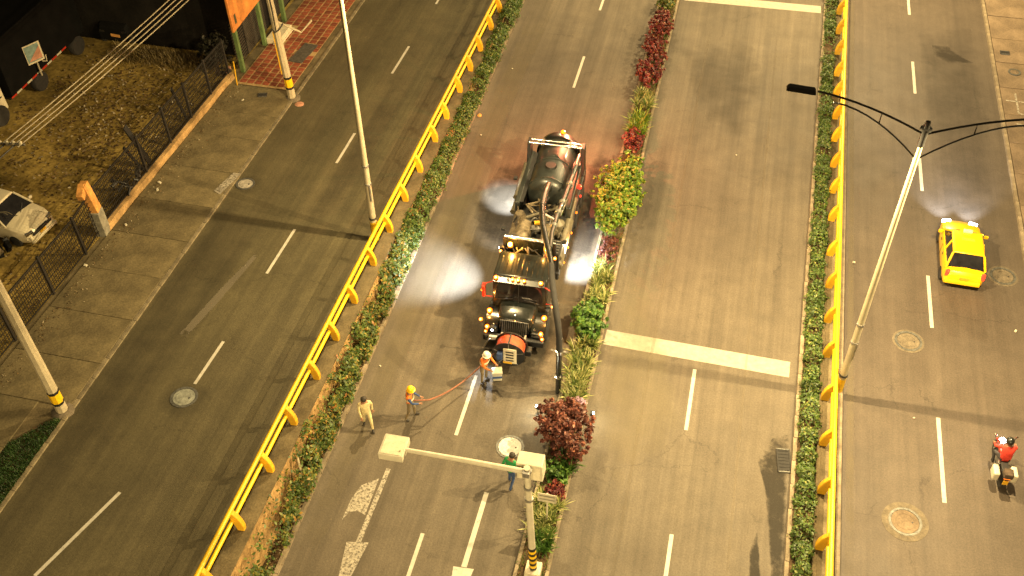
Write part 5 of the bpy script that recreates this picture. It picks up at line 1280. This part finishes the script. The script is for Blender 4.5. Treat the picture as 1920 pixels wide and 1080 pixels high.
shrub('red_shrub', 'crimson shrub, middle of the upper red row in the median', -3.62, 46.8, .68, 1.25, .95, 'leaf_red', 2400, .13)
shrub('red_shrub', 'crimson shrub, topmost of the upper red row in the median', -3.60, 49.0, .68, 1.2, 1.0, 'leaf_red', 3000, .13)
shrub('green_shrub', 'low green shrub at foot of the purple shrub', -3.45, 20.15, .50, .5, .5, 'leaf_green', 1500, .12)
shrub('red_shrub', 'small dark red plant between purple shrub and white sign', -3.35, 19.3, .36, .45, .5, 'leaf_red', 1100, .11)
shrub('green_shrub', 'yellowish low shrub at top of the median', -3.60, 51.6, .45, 1.2, .6, 'leaf_ivy', 1800, .12)
spiky('pale strap-leaf clump beside the suction pipe', -3.55, 25.2, 420, .75, rx=.30, ry=.9)
spiky('pale strap-leaf clump just above the purple shrub', -3.55, 23.7, 300, .70, rx=.26, ry=.5)
spiky('pale strap-leaf clump above the bright green shrub', -3.55, 29.6, 460, .62, rx=.28, ry=1.0)
spiky('yellowish strap-leaf clump below the crimson shrubs', -3.58, 42.5, 300, .7, rx=.26, ry=.6)
spiky('green strap-leaf clump above the dark red shrub', -3.55, 40.5, 340, .75, 'leaf_lime', rx=.25, ry=.6)
spiky('pale strap-leaf clump around the small white sign', -3.5, 18.3, 340, .65, rx=.30, ry=.6)
spiky('green strap-leaf clump near foot of cream post', -3.4, 17.35, 200, .5, 'leaf_green', rx=.26, ry=.35)
spiky('dark green strap-leaf clump beside the low green shrub', -3.2, 20.6, 140, .6, 'leaf_green', rx=.2, ry=.3)
n = 160; pos = rng.normal(0, .10, (n, 3)) * np.array([1.2, .8, .7]) + np.array([0, 0, .62])
fw = thing('flowers', 'pale pink flower cluster on top edge of the purple shrub', 'flowers', (-3.22, 23.0, .11)); v, f = leaf_arrays(pos, .07, .6, None, .9); stuff(quads_obj('petals', v, f, 'pink', fw))
b = MB()
for k in range(7): b.tube([(0, 0, 0), (random.uniform(-.1, .1), random.uniform(-.1, .1), .6)], .008, 4)
b.build('stalks', 'green_post', fw)
# median ground plants: low tufts over the soil
n = 5200; base = np.stack([rng.uniform(-4.0, -3.05, n), rng.uniform(14, 56, n), np.full(n, .11)], 1)
v, f = blades_arrays(base, 2, .26, .025); stuff(tag(quads_obj('weeds', v, f, 'leaf_ivy'), 'low weeds on bare soil of the median', 'weeds'))
# grass verge bottom left
n = 16000; base = np.stack([rng.uniform(-21.45, -20.25, n), rng.uniform(9, 17.5, n), np.zeros(n)], 1); base[:, 2] = np.vectorize(zL)(base[:, 1]) + .02
k = (base[:, 0] > -21.45 + .9 * np.clip((base[:, 1] - 16.2) / 1.3, 0, 1)); base = base[k]
v, f = blades_arrays(base, 2, .15, .022); stuff(tag(quads_obj('grass', v, f, 'grass'), 'dark green grass verge below the lower left pole', 'grass'))
b = MB(); b.add([(-21.5, 9, zL(9) + .03), (-20.25, 9, zL(9) + .03), (-20.25, 17.5, zL(17.5) + .03), (-20.7, 17.5, zL(17.5) + .03), (-21.5, 16.3, zL(16.3) + .03)], [(0, 1, 2, 3, 4)]); struct(b.build('verge_soil', 'soil'))
# lot: dark tree by the fence end, dry reeds along the wall, litter
shrub('dark_bush', 'black leafless-looking bush at the far end of the lattice fence', -24.7, 39.6, .75, .8, 2.3, 'leaf_dark', 2600, .16, 12, z0=zL(39.6))
n = 5200; base = np.stack([rng.uniform(-31, -25.2, n), 40.9 - np.abs(rng.normal(0, .55, n)), np.zeros(n)], 1); base[:, 2] = np.vectorize(zL)(base[:, 1])
v, f = blades_arrays(base, 3, .5, .03); stuff(tag(quads_obj('dry_grass', v, f, 'leaf_dry'), 'dry tan grass along the dark back wall of the lot', 'grass'))
n = 9000; x = rng.uniform(-33, -24.3, n); y = rng.uniform(22, 41, n)
d = np.exp(-((x + 27.5) / 2.6) ** 2) * np.exp(-((y - 35) / 4.5) ** 2) + .10 + .35 * (np.sin(x * 1.9 + y) * np.sin(y * 1.3 - x * .7) > .35)
k = rng.uniform(0, 1, n) < d; x, y = x[k], y[k]; z = np.vectorize(zL)(y) + .03
v, f = leaf_arrays(np.stack([x, y, z], 1), .15, 1.6); stuff(tag(quads_obj('leaf_litter', v, f, 'litter'), 'pale leaves and rubbish scattered over the dirt lot', 'litter'))
n = 700; x = -23.5 + np.abs(rng.normal(0, .35, n)); y = rng.uniform(18, 39, n); z = np.vectorize(zL)(y) + .09
v, f = leaf_arrays(np.stack([x, y, z], 1), .07, 2.0); stuff(tag(quads_obj('leaf_litter', v, f, 'litter'), 'debris along the pavement edge below the lattice fence', 'litter'))
for (x, y, sz, zf, lb) in ((-11.0, 23.6, .09, flat, 'pale litter scrap on the carriageway beside the ivy'), (-10.8, 38.4, .10, flat, 'pale litter scrap on the carriageway left of the truck tank'), (1.2, 39.4, .08, flat, 'pale litter scrap on the carriageway right of the median'),
        (-10.6, 44.2, .08, flat, 'pale litter scrap on the carriageway near the upper left hedge'), (12.6, 30.6, .12, flat, 'pale litter scrap on the road below the taxi'), (8.6, 25.4, .08, flat, 'pale litter scrap right of the street lamp foot'),
        (6.5, 33.2, .12, flat, 'pale litter scrap on the road close to the right railing'), (-22.5, 37.6, .14, zL, 'pale litter scrap on the pavement near the drain cover'), (-23.3, 30.6, .18, zL, 'larger pale litter scrap at the low tan wall'),
        (-23.15, 30.1, .15, zL, 'smaller pale litter scrap at the low tan wall'), (-23.3, 27.6, .14, zL, 'pale litter scrap at the foot of the gate pillar'), (-23.6, 24.9, .16, zL, 'pale litter scrap below the gate pillar along the fence')):
    o = MB().box((0, 0, sz * .2), (sz, sz * .7, sz * .35), rot=(random.uniform(-.4, .4), random.uniform(-.4, .4), 0), taper=(.7, .8)).build('litter_scrap', 'white', None, bevel=sz * .1, loc=(x, y, zf(y) + (.09 if zf is zL else .01)), rot=(0, 0, random.uniform(0, 3)))
    tag(o, lb, 'litter', 'litter scraps')
tag(MB().lathe([(.10, 0), (.12, .04), (.07, .10), (.02, .11)], n=9).build('paper_bag', 'orange_faded', None, True, loc=(-11.25, 39.9, .0)), 'crumpled orange bag at left kerb above the truck', 'litter')
tag(MB().lathe([(.24, 0), (.20, .02), (.10, .035), (.02, .03)], n=8).build('plastic_bag', 'salmon', None, True, loc=(-19.75, 38.0, zL(38))), 'flattened pink bag at foot of banded pole', 'litter')
